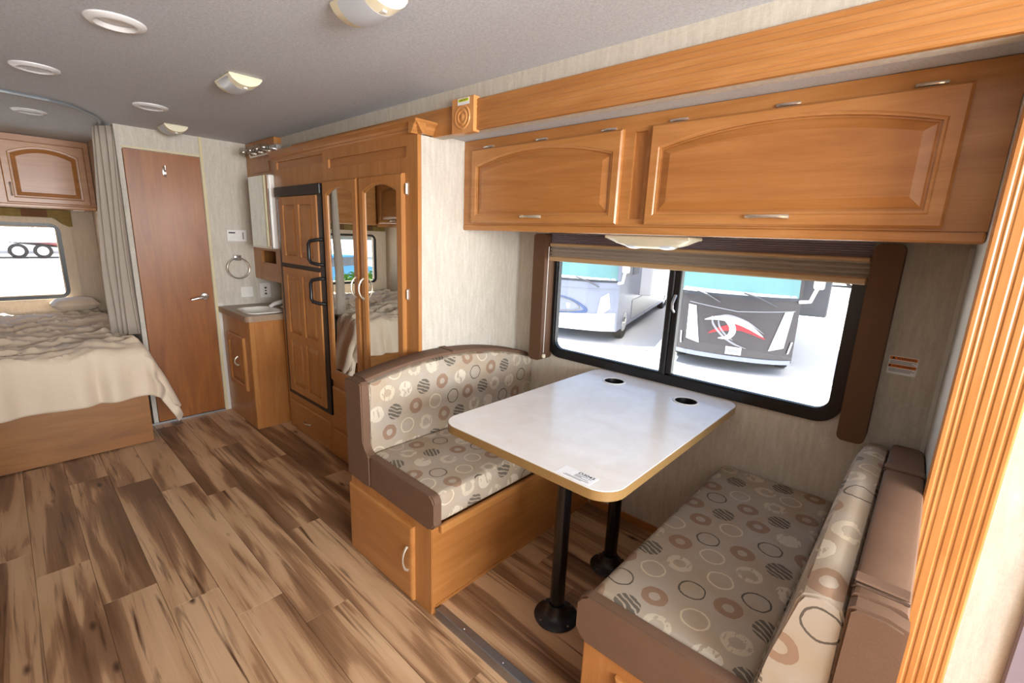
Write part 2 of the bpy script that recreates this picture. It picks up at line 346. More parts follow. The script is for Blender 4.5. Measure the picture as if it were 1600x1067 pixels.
# mouldings on the bathroom wall
struct(obj('trim_1', bx(XD, XD+.008, .484, .502, 0, H), 'cream_trim'), 'cream strip beside the bathroom door')
struct(obj('trim_2', bx(XD, XD+.006, .502, .538, 0, .86), 'white_trim'))
struct(obj('trim_3', bx(XD, XD+.006, .047, .482, 1.914, 1.926), 'cream_trim'))
struct(obj('trim_4', bx(XD-.02, XD+.012, .0, .484, 0.0, .012), 'strip_metal'), 'metal sill under the bathroom door')
struct(obj('trim_5', bx(XS, XS+.006, YS-.03, YS-.022, 0, 1.46), 'white_trim'))
struct(obj('trim_6', bx(XR-.012, XR, YS-.012, YS, 0, 1.46), 'white_trim'))
struct(obj('baseboard_slide', bx(-1.0, XR, YS-.012, YS, SLZ, SLZ+.035), 'panel_x'), 'wooden base trim under the window wall')
struct(obj('trim_13', bx(.467, 1.2, YW-.016, YW, 0, 1.1, .004), 'shade_dark'), 'dark grey panel edge on the wall past the pilaster')
# bathroom door
d1 = struct(obj('door_1', bx(XD-.025, XD+.006, .05, .48, .014, 1.91, .002), 'door_wood'), 'plain reddish brown wooden bathroom door')
hd = obj('door_handle', lathe(new(), [(0, .016), (.022, .014), (.03, .006), (.032, 0)], (XD+.006, .419, .919), lambda a, b, w: (w, a, b)), 'chrome', d1, True)
obj('lever', tube(new(), [(XD+.02, .419, .919), (XD+.05, .418, .919), (XD+.055, .40, .918), (XD+.052, .36, .912), (XD+.05, .325, .905)], [.01, .01, .011, .009, .006]), 'chrome', hd, True)
hk = obj('robe_hook', lathe(new(), [(0, .01), (.014, .008), (.016, 0)], (XD+.006, .262, 1.79), lambda a, b, w: (w, a*.8, b*1.9)), 'chrome', d1, True)
obj('prong', tube(new(), [(XD+.012, .262, 1.80), (XD+.03, .262, 1.79), (XD+.04, .262, 1.80), (XD+.042, .262, 1.825)], .006), 'chrome', hk, True)
obj('prong', tube(new(), [(XD+.012, .262, 1.77), (XD+.025, .262, 1.755), (XD+.032, .262, 1.765)], .005), 'chrome', hk, True)

# ------------------------------------------------------------------ reeded fascia and pilaster
def reed(a0, a1, depth0, out, n=5):
    """profile points across a board from a0 to a1: beads separated by grooves; returns (a, d)"""
    w = a1-a0; pts = [(a0, depth0), (a0, out-.004), (a0+.004, out)]
    for f, g in ((.13, .0014), (.22, .0014), (.42, .0017), (.58, .0017), (.74, .0017), (.88, .0017)):
        c = a0+w*f; pts += [(c-.0045, out), (c-.0015, out-g), (c+.0015, out-g), (c+.0045, out)]
    pts += [(a1-.004, out), (a1, out-.004), (a1, depth0)]
    return pts
t8 = struct(obj('trim_7', prism(new(), [(YW-.012-d, a) for a, d in reed(1.867, 1.985, 0, .02)], AX['x'], -1.35, .395), 'maple_x'), 'reeded wooden fascia board over the dinette')
struct(obj('trim_8', bx(-3.1, -1.40, YW-.027, YW-.012, 1.867, 1.98), 'maple_x'), 'plain wooden fascia board behind the crown moulding')
struct(obj('trim_9', prism(new(), [(a, YW-.010-d) for a, d in reed(XR-.004, XR+.112, 0, .02)], AX['z'], -.0, 1.866), 'maple_z'), 'reeded wooden pilaster beside the dinette bench')
rs = struct(obj('trim_10', bx(-1.449, -1.31, .803, .838, 1.859, 1.997, .003), 'rosette_wood'), 'square wooden rosette block')
obj('rosette', lathe(new(), [(0, .006), (.008, .0055), (.014, .001), (.020, .001), (.024, .0045), (.029, .0045), (.033, .001), (.038, .001), (.042, .004), (.045, .004), (.048, 0)], (-1.3795, .803, 1.92), lambda a, b, w: (a, -w, b), 40), 'rosette_wood', rs, True)
def text(s, size, mat, parent, fn, name='lettering', label=None, sx=1.0):
    cu = bpy.data.curves.new('txt', 'FONT'); cu.body = s; cu.size = size; cu.align_x = 'CENTER'; cu.align_y = 'CENTER'; cu.offset = size*.018
    o = bpy.data.objects.new('txt', cu); COL.objects.link(o)
    dg = bpy.context.evaluated_depsgraph_get(); me = bpy.data.meshes.new_from_object(o.evaluated_get(dg)); bpy.data.objects.remove(o)
    bm = new(); bm.from_mesh(me); bpy.data.meshes.remove(me)
    for vtx in bm.verts: vtx.co = Vector(fn(vtx.co.x*sx, vtx.co.y))
    r = obj(name, bm, mat, parent, label=label); return r
sk = tag(obj('caution_sticker', bx(-1.410, -1.338, .8020, .8028, 1.967, 1.993), 'sticker_white'), 'small white and yellow caution sticker on the rosette block', 'sticker')
obj('print_band', bx(-1.405, -1.343, .8016, .8021, 1.979, 1.990), 'yellow_ink', sk)
text('CAUTION', .0105, 'ink', sk, lambda a, b: (-1.374+a, .8013, 1.9845+b))

# ------------------------------------------------------------------ cabinet door builder
def fX(x0, z0, y): return lambda u, v, w: (x0+u, y-w, z0+v)          # faces -Y
def fR(y0, z0, x): return lambda u, v, w: (x+w, y0+u, z0+v)          # faces +X
def fL(x0, z0, y): return lambda u, v, w: (x0-u, y+w, z0+v)          # faces +Y
def arch_loop(W, Hh, side, bot, top, rise, n=16):
    a, b = side, W-side; pts = [(a, bot), (b, bot)]
    for i in range(n+1):
        s = i/n; x = b+(a-b)*s; pts.append((x, Hh-top-rise+rise*(1-(2*s-1)**2)))
    return pts
def inset(loop, d):
    us = [p[0] for p in loop]; vs = [p[1] for p in loop]; cu, cv = (min(us)+max(us))/2, (min(vs)+max(vs))/2
    ku = 1-2*d/(max(us)-min(us)); kv = 1-2*d/(max(vs)-min(vs)); return [(cu+(u-cu)*ku, cv+(v-cv)*kv) for u, v in loop]
def outer_match(loop, W, Hh):
    """points on the rectangle matching the arch loop: corners to corners, arch samples straight up"""
    n = len(loop)-3; out = [(0, 0), (W, 0)]
    for i in range(n+1): out.append((W*(1-i/n), Hh))
    return out
def door(name, parent, fn, W, Hh, side=.045, bot=.045, top=.04, rise=.045, th=.018, mat='maple_x', pmat='panel_x', mirror=False, smat=None):
    lp = arch_loop(W, Hh, side, bot, top, rise); om = outer_match(lp, W, Hh)
    e = .006; oe = [(min(max(u, e), W-e), min(max(v, e), Hh-e)) for u, v in om]
    lp2 = inset(lp, -.010)
    bm = new()
    rows = [[bm.verts.new(fn(u, v, w)) for u, v in l] for l, w in ((om, 0), (om, th-.006), (oe, th), (lp2, th), (inset(lp, -.006), th-.0035), (lp, th-.004), (lp, th-.010))]
    n = len(lp)
    for A, B in zip(rows, rows[1:]):
        for i in range(n): bm.faces.new((A[i], A[(i+1) % n], B[(i+1) % n], B[i]))
    d = obj(name, bm, mat, parent)
    bm = new()
    if mirror:
        r = [bm.verts.new(fn(u, v, th-.009)) for u, v in lp]; bm.faces.new(r)
        r2 = [bm.verts.new(fn(u, v, th-.013)) for u, v in lp]; bm.faces.new(r2[::-1])
        for i in range(n): bm.faces.new((r[i], r[(i+1) % n], r2[(i+1) % n], r2[i]))
        obj('mirror', bm, 'mirror_glass', d)
    else:
        l1 = inset(lp, .006); l2 = inset(lp, .034)
        rr = [[bm.verts.new(fn(u, v, w)) for u, v in l] for l, w in ((lp, th-.011), (l1, th-.011), (inset(lp, .010), th-.009), (l2, th-.002))]
        for A, B in zip(rr, rr[1:]):
            for i in range(n): bm.faces.new((A[i], A[(i+1) % n], B[(i+1) % n], B[i]))
        bm.faces.new(rr[-1]); bm.faces.new([bm.verts.new(fn(u, v, th-.016)) for u, v in lp][::-1])
        obj('panel', bm, pmat, d)
    return d
def pull(parent, fn, a, b, h=.026, r=.0045, name='handle', mat='pull_metal'):
    """bow pull between two (u, v) points"""
    pts = []; N = 12
    for i in range(N+1):
        s = i/N; pts.append(fn(a[0]+(b[0]-a[0])*s, a[1]+(b[1]-a[1])*s, h*math.sin(PI*s)**.6+.001))
    rad = [r*(1.5-.6*math.sin(PI*i/N)) for i in range(N+1)]
    return obj(name, tube(new(), pts, rad, 8), mat, parent, True)
def hinge(parent, fn, u, v, du=.052, dv=.011):
    bm = new(); pts = [(u-du/2, v-dv/2), (u+du/2, v-dv/2), (u+du/2, v+dv/2), (u-du/2, v+dv/2)]
    prism(bm, pts, lambda p, q, a: fn(p, q, a), 0, .004)
    lng = du > dv
    tube(bm, [fn(u-du*.5, v, .003), fn(u-du*.3, v, .009), fn(u, v, .011), fn(u+du*.3, v, .009), fn(u+du*.5, v, .003)] if lng else [fn(u, v-dv*.4, .006), fn(u, v+dv*.4, .006)], .0045, 8)
    return obj('hinge', bm, 'chrome', parent, True)
def slab_door(name, parent, fn, W, Hh, th=.016, mat='maple_x', e=.012):
    bm = new(); rows = [[bm.verts.new(fn(u, v, w)) for u, v in ((i, i), (W-i, i), (W-i, Hh-i), (i, Hh-i))] for i, w in ((0, 0), (0, th-.006), (e*.4, th-.002), (e, th))]
    for A, B in zip(rows, rows[1:]):
        for i in range(4): bm.faces.new((A[i], A[(i+1) % 4], B[(i+1) % 4], B[i]))
    bm.faces.new(rows[-1]); bm.faces.new(rows[0][::-1]); return obj(name, bm, mat, parent)

# ------------------------------------------------------------------ dinette overhead cabinet
YC = 1.016
oc = thing('overhead_cabinet', 'long maple overhead cabinet with two arched lift-up doors above the dinette window', 'cabinet', (-.67, 1.23, 1.466))
bm = new(); box(bm, XS+.001, XR-.001, YC+.02, YS-.002, 1.478, 1.880); obj('body', bm, 'panel_x', oc)
bm = new()      # face frame with a recessed panel slot between the doors
for r in ((XS+.001, -.690, 1.495, 1.880), (-.690, -.640, 1.495, 1.522), (-.690, -.640, 1.823, 1.880), (-.640, XR-.001, 1.495, 1.880)): box(bm, r[0], r[1], YC, YC+.02, r[2], r[3])
obj('face_frame', bm, 'maple_x', oc)
obj('slot_panel', bx(-.692, -.638, YC+.012, YC+.0195, 1.52, 1.826), 'panel_z', oc)
obj('bottom_rail', bx(XS+.001, XR-.001, YC-.004, YC+.022, 1.466, 1.495, .006, 2), 'maple_x', oc)
for x0, x1, hs, hp in ((-1.534, -.731, (-1.435, -1.121, -.798), (-1.205, -1.091)), (-.619, .183, (-.53, -.207, .104), (-.273, -.159))):
    fn = fX(x0, 1.502, YC)
    dd = door('door', oc, fn, x1-x0, .333, .042, .042, .032, .048, th=.020)
    pull(dd, fX(x0, 1.502, YC-.020), (hp[0]-x0, .028), (hp[1]-x0, .028), .022, .005)
    for hx in hs: hinge(oc, fX(0, 0, YC), hx, 1.842, .06, .011)
# light under it
ul = thing('cabinet_light', 'oblong cream dome light mounted under the dinette overhead cabinet', 'light', (-.68, 1.2, 1.41))
obj('base', bx(-.86, -.50, 1.14, 1.27, 1.452, 1.466, .004), 'cream_plastic', ul)
def pillow(x0, x1, y0, y1, z0, dz, nx=12, ny=8, px=2.5, py=2.5):
    bm = new(); g = [[None]*(ny+1) for _ in range(nx+1)]
    for i in range(nx+1):
        for j in range(ny+1):
            a, b = 2*i/nx-1, 2*j/ny-1
            g[i][j] = bm.verts.new((x0+(x1-x0)*i/nx, y0+(y1-y0)*j/ny, z0+dz*(1-abs(a)**px)**.6*(1-abs(b)**py)**.6))
    for i in range(nx):
        for j in range(ny): bm.faces.new((g[i][j], g[i+1][j], g[i+1][j+1], g[i][j+1]))
    bm.faces.new([g[i][0] for i in range(nx+1)]+[g[nx][j] for j in range(1, ny+1)]+[g[i][ny] for i in range(nx-1, -1, -1)]+[g[0][j] for j in range(ny-1, 0, -1)])
    return bm
obj('cover', pillow(-.85, -.51, 1.145, 1.265, 1.452, -.036), 'cream_plastic', ul, True)
obj('diffuser', pillow(-.80, -.70, 1.150, 1.260, 1.4515, -.0385), 'diffuser', ul, True)
obj('diffuser', pillow(-.66, -.56, 1.150, 1.260, 1.4515, -.0385), 'diffuser', ul, True)

# ------------------------------------------------------------------ dinette window, shade and side boards
def rwindow(name, fn, a0, a1, b0, b1, depth, fw, label, ro=.09):
    w = struct(obj(name, ring_prism(new(), rrect(a0, a1, b0, b1, ro, 8), rrect(a0+fw, a1-fw, b0+fw, b1-fw, max(ro-fw, .03), 8), fn, -depth, .016), 'rubber', smooth=True), label)
    obj('inner_lip', ring_prism(new(), rrect(a0+fw*.55, a1-fw*.55, b0+fw*.55, b1-fw*.55, ro*.7, 8), rrect(a0+fw*1.15, a1-fw*1.15, b0+fw*1.15, b1-fw*1.15, max(ro-fw, .03), 8), fn, -depth*.6, .006), 'black_plastic', w, True)
    return w
w1 = rwindow('window_1', lambda p, q, a: (p, YS-a, q), -1.357, .026, .802, 1.44, .03, .042, 'black framed sliding dinette window')
obj('pane', bx(-1.315, -.66, YS+.012, YS+.016, .842, 1.40), 'window_glass', w1)
obj('pane', bx(-.66, -.014, YS+.020, YS+.024, .842, 1.40), 'window_glass', w1)
obj('mullion', bx(-.664, -.636, YS-.006, YS+.03, .838, 1.402, .004), 'rubber', w1)
ms = obj('meeting_stile', bx(-.694, -.664, YS-.012, YS+.02, .838, 1.402, .005), 'black_plastic', w1)
obj('latch', tube(new(), [(-.652, YS-.008, 1.14), (-.652, YS-.03, 1.155), (-.652, YS-.034, 1.18), (-.652, YS-.008, 1.215)], [.007, .006, .006, .008], 8), 'steel', ms, True)
sh = thing('pleated_shade', 'half raised pleated day-night shade over the dinette window', 'shade', (-.67, 1.385, 1.328))
bm = new()
def pleats(x0, x1, z0, z1, y, n, amp):
    bm = new(); A = []
    for i in range(2*n+1):
        z = z0+(z1-z0)*i/(2*n); yy = y+(amp if i % 2 else -amp); A.append((bm.verts.new((x0, yy, z)), bm.verts.new((x1, yy, z))))
    B = [(bm.verts.new((x0, y+amp+.004, z0)), bm.verts.new((x1, y+amp+.004, z0))), (bm.verts.new((x0, y+amp+.004, z1)), bm.verts.new((x1, y+amp+.004, z1)))]
    for a, b in zip(A, A[1:]): bm.faces.new((a[0], a[1], b[1], b[0]))
    bm.faces.new((B[0][0], B[1][0], B[1][1], B[0][1])); bm.faces.new((A[0][0], B[0][0], B[0][1], A[0][1])); bm.faces.new((A[-1][0], A[-1][1], B[1][1], B[1][0]))
    return bm
obj('night_pleats', pleats(-1.325, .024, 1.418, 1.4655, 1.385, 6, .0025), 'shade_dark', sh)
obj('middle_rail', bx(-1.325, .024, 1.368, 1.40, 1.404, 1.419, .004), 'shade_rail', sh)
obj('day_pleats', pleats(-1.325, .024, 1.352, 1.405, 1.385, 3, .011), 'shade_grey', sh)
obj('bottom_rail', bx(-1.325, .024, 1.366, 1.402, 1.328, 1.352, .005), 'shade_rail', sh)
obj('pull_cord', tube(new(), [(-1.322, 1.362, 1.40), (-1.322, 1.36, .83)], .0018, 6), 'white_plastic', sh)
obj('cord_holder', bx(-1.330, -1.312, 1.355, 1.372, .80, .822, .004), 'cream_plastic', sh)
def side_board(x0, x1, label):
    bm = new(); prism(bm, rrect(x0, x1, .785, 1.4655, .02, 5), AX['y'], 1.345, YS-.001); 
    return tag(obj('side_board', bm, 'shade_board'), label, 'window trim', 'boards either side of the dinette window')
side_board(-1.412, -1.334, 'upright brown padded board between dinette window and wardrobe side panel')
side_board(.028, .108, 'upright brown padded board between dinette window and warning label')
wl_ = tag(obj('warning_label', bx(.122, .199, YS-.0012, YS, 1.032, 1.095), 'sticker_white'), 'white and orange bilingual warning label on the wallpaper beside the window', 'label')
fT = lambda cx, cz: (lambda a, b: (cx+a, YS-.0026, cz+b))
obj('print_band', bx(.124, .197, YS-.002, YS-.001, 1.082, 1.093), 'orange_ink', wl_); obj('print_band', bx(.124, .197, YS-.002, YS-.001, 1.055, 1.066), 'orange_ink', wl_)
text('▲ WARNING', .0105, 'ink', wl_, fT(.1605, 1.0875)); text('▲ AVERTISSEMENT', .0088, 'ink', wl_, fT(.1605, 1.0605))
for z in (1.0775, 1.0735, 1.0695, 1.050, 1.046, 1.042): obj('print_line', bx(.126, .19+.006*math.sin(z*999), YS-.0018, YS-.001, z-.0009, z+.0009), 'ink_grey', wl_)

# ------------------------------------------------------------------ dinette benches
def arch_z(y, dz=0): return .872-.25*(y-.82)**2+dz
def bench(x0, d, wb, lab, blab):
    """x0 wall side, d = +1 seat towards +x; wb base width"""
    X = lambda a: x0+d*a
    g = 'dinette bench bases'
    b = thing('dinette_bench', lab, 'bench', (X(wb/2), .9, 0), g)
    obj('base', bx(X(.002), X(wb-.012), .374, YS-.004, SLZ, .372), 'panel_z', b)
    obj('side_panel', bx(X(wb-.012), X(wb), .364, YS-.004, SLZ, .375), 'panel_y', b)
    obj('end_frame', bx(X(.002), X(wb-.002), .362, .376, .0, .375, .002), 'maple_z', b)
    fw = wb-.11
    fn = fX(X(.004) if d > 0 else X(.004+fw), .006, .362)
    dd = slab_door('door', b, fn, fw, .330, .016, 'maple_x', .012)
    hu = fw-.028 if d > 0 else .028
    pull(dd, fX((X(.004) if d > 0 else X(.004+fw)), .006, .346), (hu, .13), (hu, .236), .022, .004)
    obj('front_rail', bx(X(wb+.0005), X(wb+.022), .391, YS-.006, .350, .386, .006, 2), 'maple_y', b)
    obj('kick_strip', bx(X(wb), X(wb+.004), .380, YS-.006, SLZ, SLZ+.012), 'panel_y', b)
    return b
def cushions(x0, d, ws, bw, pw, lab_s, lab_b, post_w, lean=0):
    X = lambda a: x0+d*a
    def P(poly): return [(X(a), z) for a, z in poly]
    # seat: patterned box with brown end boxing
    s = thing('seat_cushion', lab_s, 'cushion', (X(.4), .9, .387), 'dinette seat cushions')
    bm = bx(X(bw+lean), X(ws), .387, YS-.006, .388, .512, .026, 4)
    for vtx in bm.verts:
        if vtx.co.z > .45: vtx.co.z += .010*math.sin(PI*(vtx.co.y-.38)/1.07)
    obj('cover', bm, 'circle_fabric', s, True, True)
    pts = [(bw-.02, .376), (ws+.006, .376)]
    sb = bw+(.052 if pw else lean)
    pts = [(sb, .378)]+[(ws+.012-.03+.03*math.sin(k*PI/12), .378+.03-.03*math.cos(k*PI/12)) for k in range(7)]+[(ws+.012-.03+.03*math.cos(k*PI/12), .516-.03+.03*math.sin(k*PI/12)) for k in range(7)]+[(sb, .522)]
    bm = prism(new(), P(pts), AX['y'], .350, .386); bmesh.ops.bevel(bm, geom=[e for e in bm.edges if all(abs(v.co.y-.350) < 1e-5 for v in e.verts)], offset=.006, segments=2, affect='EDGES')
    obj('end_boxing', bm, 'brown_fabric', s, True)
    # back: brown shell with arched top, patterned front
    k = thing('back_cushion', lab_b, 'cushion', (X(.06), .9, .378), 'dinette back cushions')
    def arched(a0, a1, y0, y1, zb, dz, n=20, rnd=.02, ln=0):
        bm = new(); rows = []
        cs = [(a0, 0), (a0, 1)] 
        ys = [y0+(y1-y0)*i/n for i in range(n+1)]
        for y in ys:
            zt = arch_z(y, dz)
            prof = [(a0, zb), (a0, zt-rnd), (a0+rnd*.3, zt-rnd*.3), (a0+rnd, zt), (a1-rnd, zt), (a1-rnd*.3, zt-rnd*.3), (a1, zt-rnd), (a1+ln*.5, (zt-rnd+zb)/2), (a1+ln, zb)]
            rows.append([bm.verts.new((X(a), y, z)) for a, z in prof])
        m = len(rows[0])
        for A, B in zip(rows, rows[1:]):
            for i in range(m): bm.faces.new((A[i], A[(i+1) % m], B[(i+1) % m], B[i]))
        bm.faces.new(rows[0]); bm.faces.new(rows[-1][::-1]); return bm
    obj('back_shell', arched(.002, post_w, .388, YS-.006, .378, .012, 20, .012), 'brown_fabric', k, True)
    bm = arched(post_w-.002, bw+.004, .388 if pw else .356, YS-.008, .50, -.004, 20, .03, lean)
    bmesh.ops.bevel(bm, geom=[e for e in bm.edges if all(abs(v.co.y-(.388 if pw else .356)) < 1e-5 for v in e.verts)], offset=.005, segments=2, affect='EDGES')
    obj('cover', bm, 'circle_fabric', k, True, True)
    # brown end post with a fillet running into the seat boxing
    ew = bw if pw else post_w
    zt = arch_z(.36, .014)
    pts = [(.0, .378), (ew+.002, .378), (ew+.05, .378), (ew+.05, .520)] if pw else [(.0, .378), (ew, .378), (ew, .52)]
    if pw: pts += [(ew+.05-.05*math.sin(a*PI/12), .572-.05*math.cos(a*PI/12)) for a in range(1, 7)]
    pts += [(ew, zt-.012), (ew-.01, zt-.002), (.03, zt), (.0, zt-.008)]
    bm = prism(new(), P(pts), AX['y'], .348, .386); bmesh.ops.bevel(bm, geom=[e for e in bm.edges if all(abs(v.co.y-.348) < 1e-5 for v in e.verts)], offset=.006, segments=2, affect='EDGES')
    obj('end_post', bm, 'brown_fabric', k, True)
    for y in ((.86,) if pw else (.405, .935)):
        bm = new(); tube(bm, [(X(.004), y, arch_z(y, .0125)), (X(post_w-.004), y, arch_z(y, .0125)), (X(post_w+.001), y, arch_z(y, .004))], .0028, 6)
        obj('seam', bm, 'seam_fabric', k, True)
        bm = bx(X(.003), X(post_w+.002), y+.004, y+.036, arch_z(y+.02, .010), arch_z(y+.02, .0160), .003)
        obj('seam_band', bm, 'brown_fabric', k)
bench(XS, 1, .588, 'maple dinette bench base backing onto the mirrored wardrobe', '')
bench(XR, -1, .611, 'maple dinette bench base backing onto the reeded pilaster', '')
cushions(XS, 1, .600, .132, True, 'circle patterned seat cushion on the bench beside the wardrobe', 'arched circle patterned back cushion with brown edging against the wardrobe side', .105)
cushions(XR, -1, .620, .156, False, 'circle patterned seat cushion on the bench beside the reeded pilaster', 'circle patterned back cushion with brown band top against the reeded pilaster', .084, .052)

# ------------------------------------------------------------------ dinette table
TX0, TX1, TY0, TY1, TZ = -1.011, -.318, .389, 1.435, .80
tb = thing('dinette_table', 'white marbled dinette table on two black pedestal legs', 'table', (-.657, .9, SLZ))
cups = [(-.836, 1.288), (-.487, 1.274)]; CR = .046
bm = new(); outer = rrect(TX0+.002, TX1-.002, TY0+.002, TY1, .075, 8)
def loopverts(bm, pts, z): return [bm.verts.new((p, q, z)) for p, q in pts]
loops = []
for z in (TZ, TZ-.004):
    edges = []
    for pts in [outer]+[[(cx+CR*math.cos(2*PI*k/24), cy+CR*math.sin(2*PI*k/24)) for k in range(24)] for cx, cy in cups]:
        vs = loopverts(bm, pts, z); loops.append(vs)
        for i in range(len(vs)): edges.append(bm.edges.new((vs[i], vs[(i+1) % len(vs)])))
    bmesh.ops.triangle_fill(bm, use_beauty=True, edges=edges)
for A, B in zip(loops[:3], loops[3:]):
    for i in range(len(A)): bm.faces.new((A[i], A[(i+1) % len(A)], B[(i+1) % len(A)], B[i]))
obj('table_top', bm, 'laminate', tb)
obj('edge_band', ring_prism(new(), rrect(TX0, TX1, TY0, TY1+.001, .077, 8), rrect(TX0+.02, TX1-.02, TY0+.02, TY1-.02, .057, 8), AX['z'], TZ-.030, TZ-.0025), 'edge_band', tb, True)
bm = new(); edges = []
L2 = []
for z in (TZ-.006, TZ-.028):
    edges = []
    for pts in [rrect(TX0+.015, TX1-.015, TY0+.015, TY1-.015, .06, 8)]+[[(cx+CR*math.cos(2*PI*k/24), cy+CR*math.sin(2*PI*k/24)) for k in range(24)] for cx, cy in cups]:
        vs = loopverts(bm, pts, z); L2.append(vs)
        for i in range(len(vs)): edges.append(bm.edges.new((vs[i], vs[(i+1) % len(vs)])))
    bmesh.ops.triangle_fill(bm, use_beauty=True, edges=edges)
for A, B in zip(L2[:3], L2[3:]):
    for i in range(len(A)): bm.faces.new((A[i], A[(i+1) % len(A)], B[(i+1) % len(A)], B[i]))
obj('core_board', bm, 'edge_band', tb)
for ly in (.68, 1.07):
    lg = obj('leg', tube(new(), [(-.657, ly, SLZ+.03), (-.657, ly, TZ-.03)], .0275, 20), 'black_metal', tb, True)
    fo = obj('foot_flange', lathe(new(), [(0, .0), (.083, .0), (.085, .004), (.080, .010), (.060, .016), (.044, .030), (.037, .055), (.034, .06), (.0285, .06)], (-.657, ly, SLZ), n=28), 'black_plastic', lg, True)
    obj('top_flange', lathe(new(), [(.0285, -.05), (.036, -.05), (.045, -.02), (.08, -.008), (.08, 0), (0, 0)], (-.657, ly, TZ-.0285), n=24), 'black_plastic', lg, True)
    for k in range(4):
        a = PI/4+k*PI/2+.5; obj('screw', lathe(new(), [(0, .004), (.004, .003), (.005, 0)], (-.657+.072*math.cos(a), ly+.072*math.sin(a), SLZ+.011), n=8), 'steel', lg)
for i, (cx, cy) in enumerate(cups):
    c = thing('cup_holder', ['recessed black cup holder in the table corner towards the wardrobe', 'recessed black cup holder in the table corner towards the pilaster'][i], 'cup holder', (cx, cy, TZ-.06), 'cup holders let into the table')
    obj('rim', lathe(new(), [(.0445, -.002), (.0445, .002), (.047, .0035), (.053, .0025), (.054, .0004), (.0455, .0004)], (cx, cy, TZ), n=32), 'white_plastic', c, True)
    obj('cup', lathe(new(), [(.0452, .001), (.0435, .001), (.040, -.055), (0, -.055), (0, -.058), (.042, -.058), (.0452, -.003)], (cx, cy, TZ), n=28), 'cup_black', c, True)
tl = tag(obj('stock_label', bx(-.502, -.391, .398, .449, TZ+.0002, TZ+.0008), 'sticker_white'), 'white printed stock label on the dinette table top', 'label')
text('D3043', .0175, 'ink', tl, lambda a, b: (-.424+a, .4385+b, TZ+.0011), sx=1.1)
for i, (xa, xb, yy) in enumerate(((-.452, -.402, .4275), (-.452, -.43, .4225), (-.452, -.405, .4175), (-.475, -.40, .4095), (-.48, -.42, .4045))): obj('print_line', bx(xa, xb, yy-.0012, yy+.0012, TZ+.0007, TZ+.0010), 'ink_grey', tl)

# ------------------------------------------------------------------ wardrobe, refrigerator and its cabinet
YD = .738
wd = thing('wardrobe', 'tall maple wardrobe with two arched mirror doors', 'wardrobe', (-2.06, 1.05, 0))
obj('body', bx(-2.505, XS-.021, YD+.02, YS-.01, 0, 1.875), 'panel_z', wd)
bm = new()
for r in ((-2.505, -2.435, 0, 1.875), (-1.69, XS, 0, 1.875), (-2.435, -1.69, 1.827, 1.875), (-2.435, -1.69, .02, 1.779), (-2.435, -1.69, 0, .03)): box(bm, r[0], r[1], YD, YD+.02, r[2], min(r[3], 1.868))
obj('face_frame', bm, 'maple_z', wd)
obj('recess_panel', bx(-2.437, -1.688, YD+.010, YD+.019, 1.777, 1.829), 'panel_x', wd)
for x0, x1, pu in ((-2.49, -2.112, 1), (-2.088, -1.70, 0)):
    fn = fX(x0, .53, YD); Wd = x1-x0
    dd = door('door', wd, fn, Wd, 1.18, .052, .07, .042, .036, th=.020, mat='maple_z', mirror=True)
    px_ = Wd-.028 if pu else .028
    pull(dd, fX(x0, .53, YD-.020), (px_, .555), (px_, .665), .030, .0045)
for z in (1.64, 1.15, .68): hinge(wd, fX(0, 0, YD), -1.684, z, .014, .055)
for z0, z1 in ((.215, .485), (.03, .195)):
    dr = slab_door('drawer', wd, fX(-2.49, z0, YD), .79, z1-z0); pull(dr, fX(-2.49, z0, YD-.016), (.34, (z1-z0)/2), (.45, (z1-z0)/2), .02, .004)
# crown moulding
cp = [(0, 1.868), (0, 1.872), (-.008, 1.880), (-.012, 1.888), (-.016, 1.890), (-.020, 1.902), (-.032, 1.912), (-.036, 1.914), (-.036, 1.924), (.02, 1.924), (.02, 1.868)]
struct(obj('trim_11', prism(new(), [(YD+a, z) for a, z in cp], AX['x'], -3.205, XS+.034), 'maple_x'), 'wooden crown moulding above wardrobe and refrigerator')
struct(obj('trim_12', prism(new(), [(XS-a, z) for a, z in cp], AX['y'], YD-.034, YW-.028), 'maple_y'), 'crown moulding return at the wardrobe side')
rc = thing('refrigerator_cabinet', 'maple cabinet framing the refrigerator with a drawer below', 'cabinet', (-2.86, 1.05, 0))
bm = new()
for r in ((-3.205, -3.150, 0, 1.868), (-3.150, -2.507, 1.703, 1.815), (-3.150, -2.507, 1.862, 1.868), (-3.150, -2.507, 0, .28)): box(bm, min(r[:2]), max(r[:2]), YD, YD+.02, r[2], r[3])
obj('face_frame', bm, 'maple_z', rc)
obj('recess_panel', bx(-3.152, -2.516, YD+.010, YD+.019, 1.813, 1.864), 'panel_x', rc)
obj('side_panel', bx(-3.205, -3.19, YD+.02, 1.40, 0, 1.875), 'panel_z', rc)
obj('top_panel', bx(-3.19, -2.516, YD+.02, 1.40, 1.86, 1.875), 'panel_x', rc)
obj('shelf', bx(-3.19, -2.516, YD+.02, 1.40, .262, .28), 'panel_x', rc)
dr = slab_door('drawer', rc, fX(-3.155, .03, YD), .60, .195); pull(dr, fX(-3.155, .03, YD-.016), (.235, .085), (.325, .085), .02, .004)
rf = thing('refrigerator', 'two-door refrigerator with maple door panels in a black frame', 'refrigerator', (-2.83, 1.0, .28))
obj('cabinet_box', bx(-3.12, -2.535, YD+.02, 1.33, .285, 1.69), 'black_plastic', rf)
bm = new()
for r in ((-3.146, -3.10, .283, 1.70), (-2.562, -2.508, .283, 1.70), (-3.10, -2.562, .283, .315), (-3.10, -2.562, 1.19, 1.215)): box(bm, r[0], r[1], .722, YD+.02, r[2], r[3])
obj('frame', bm, 'black_plastic', rf)
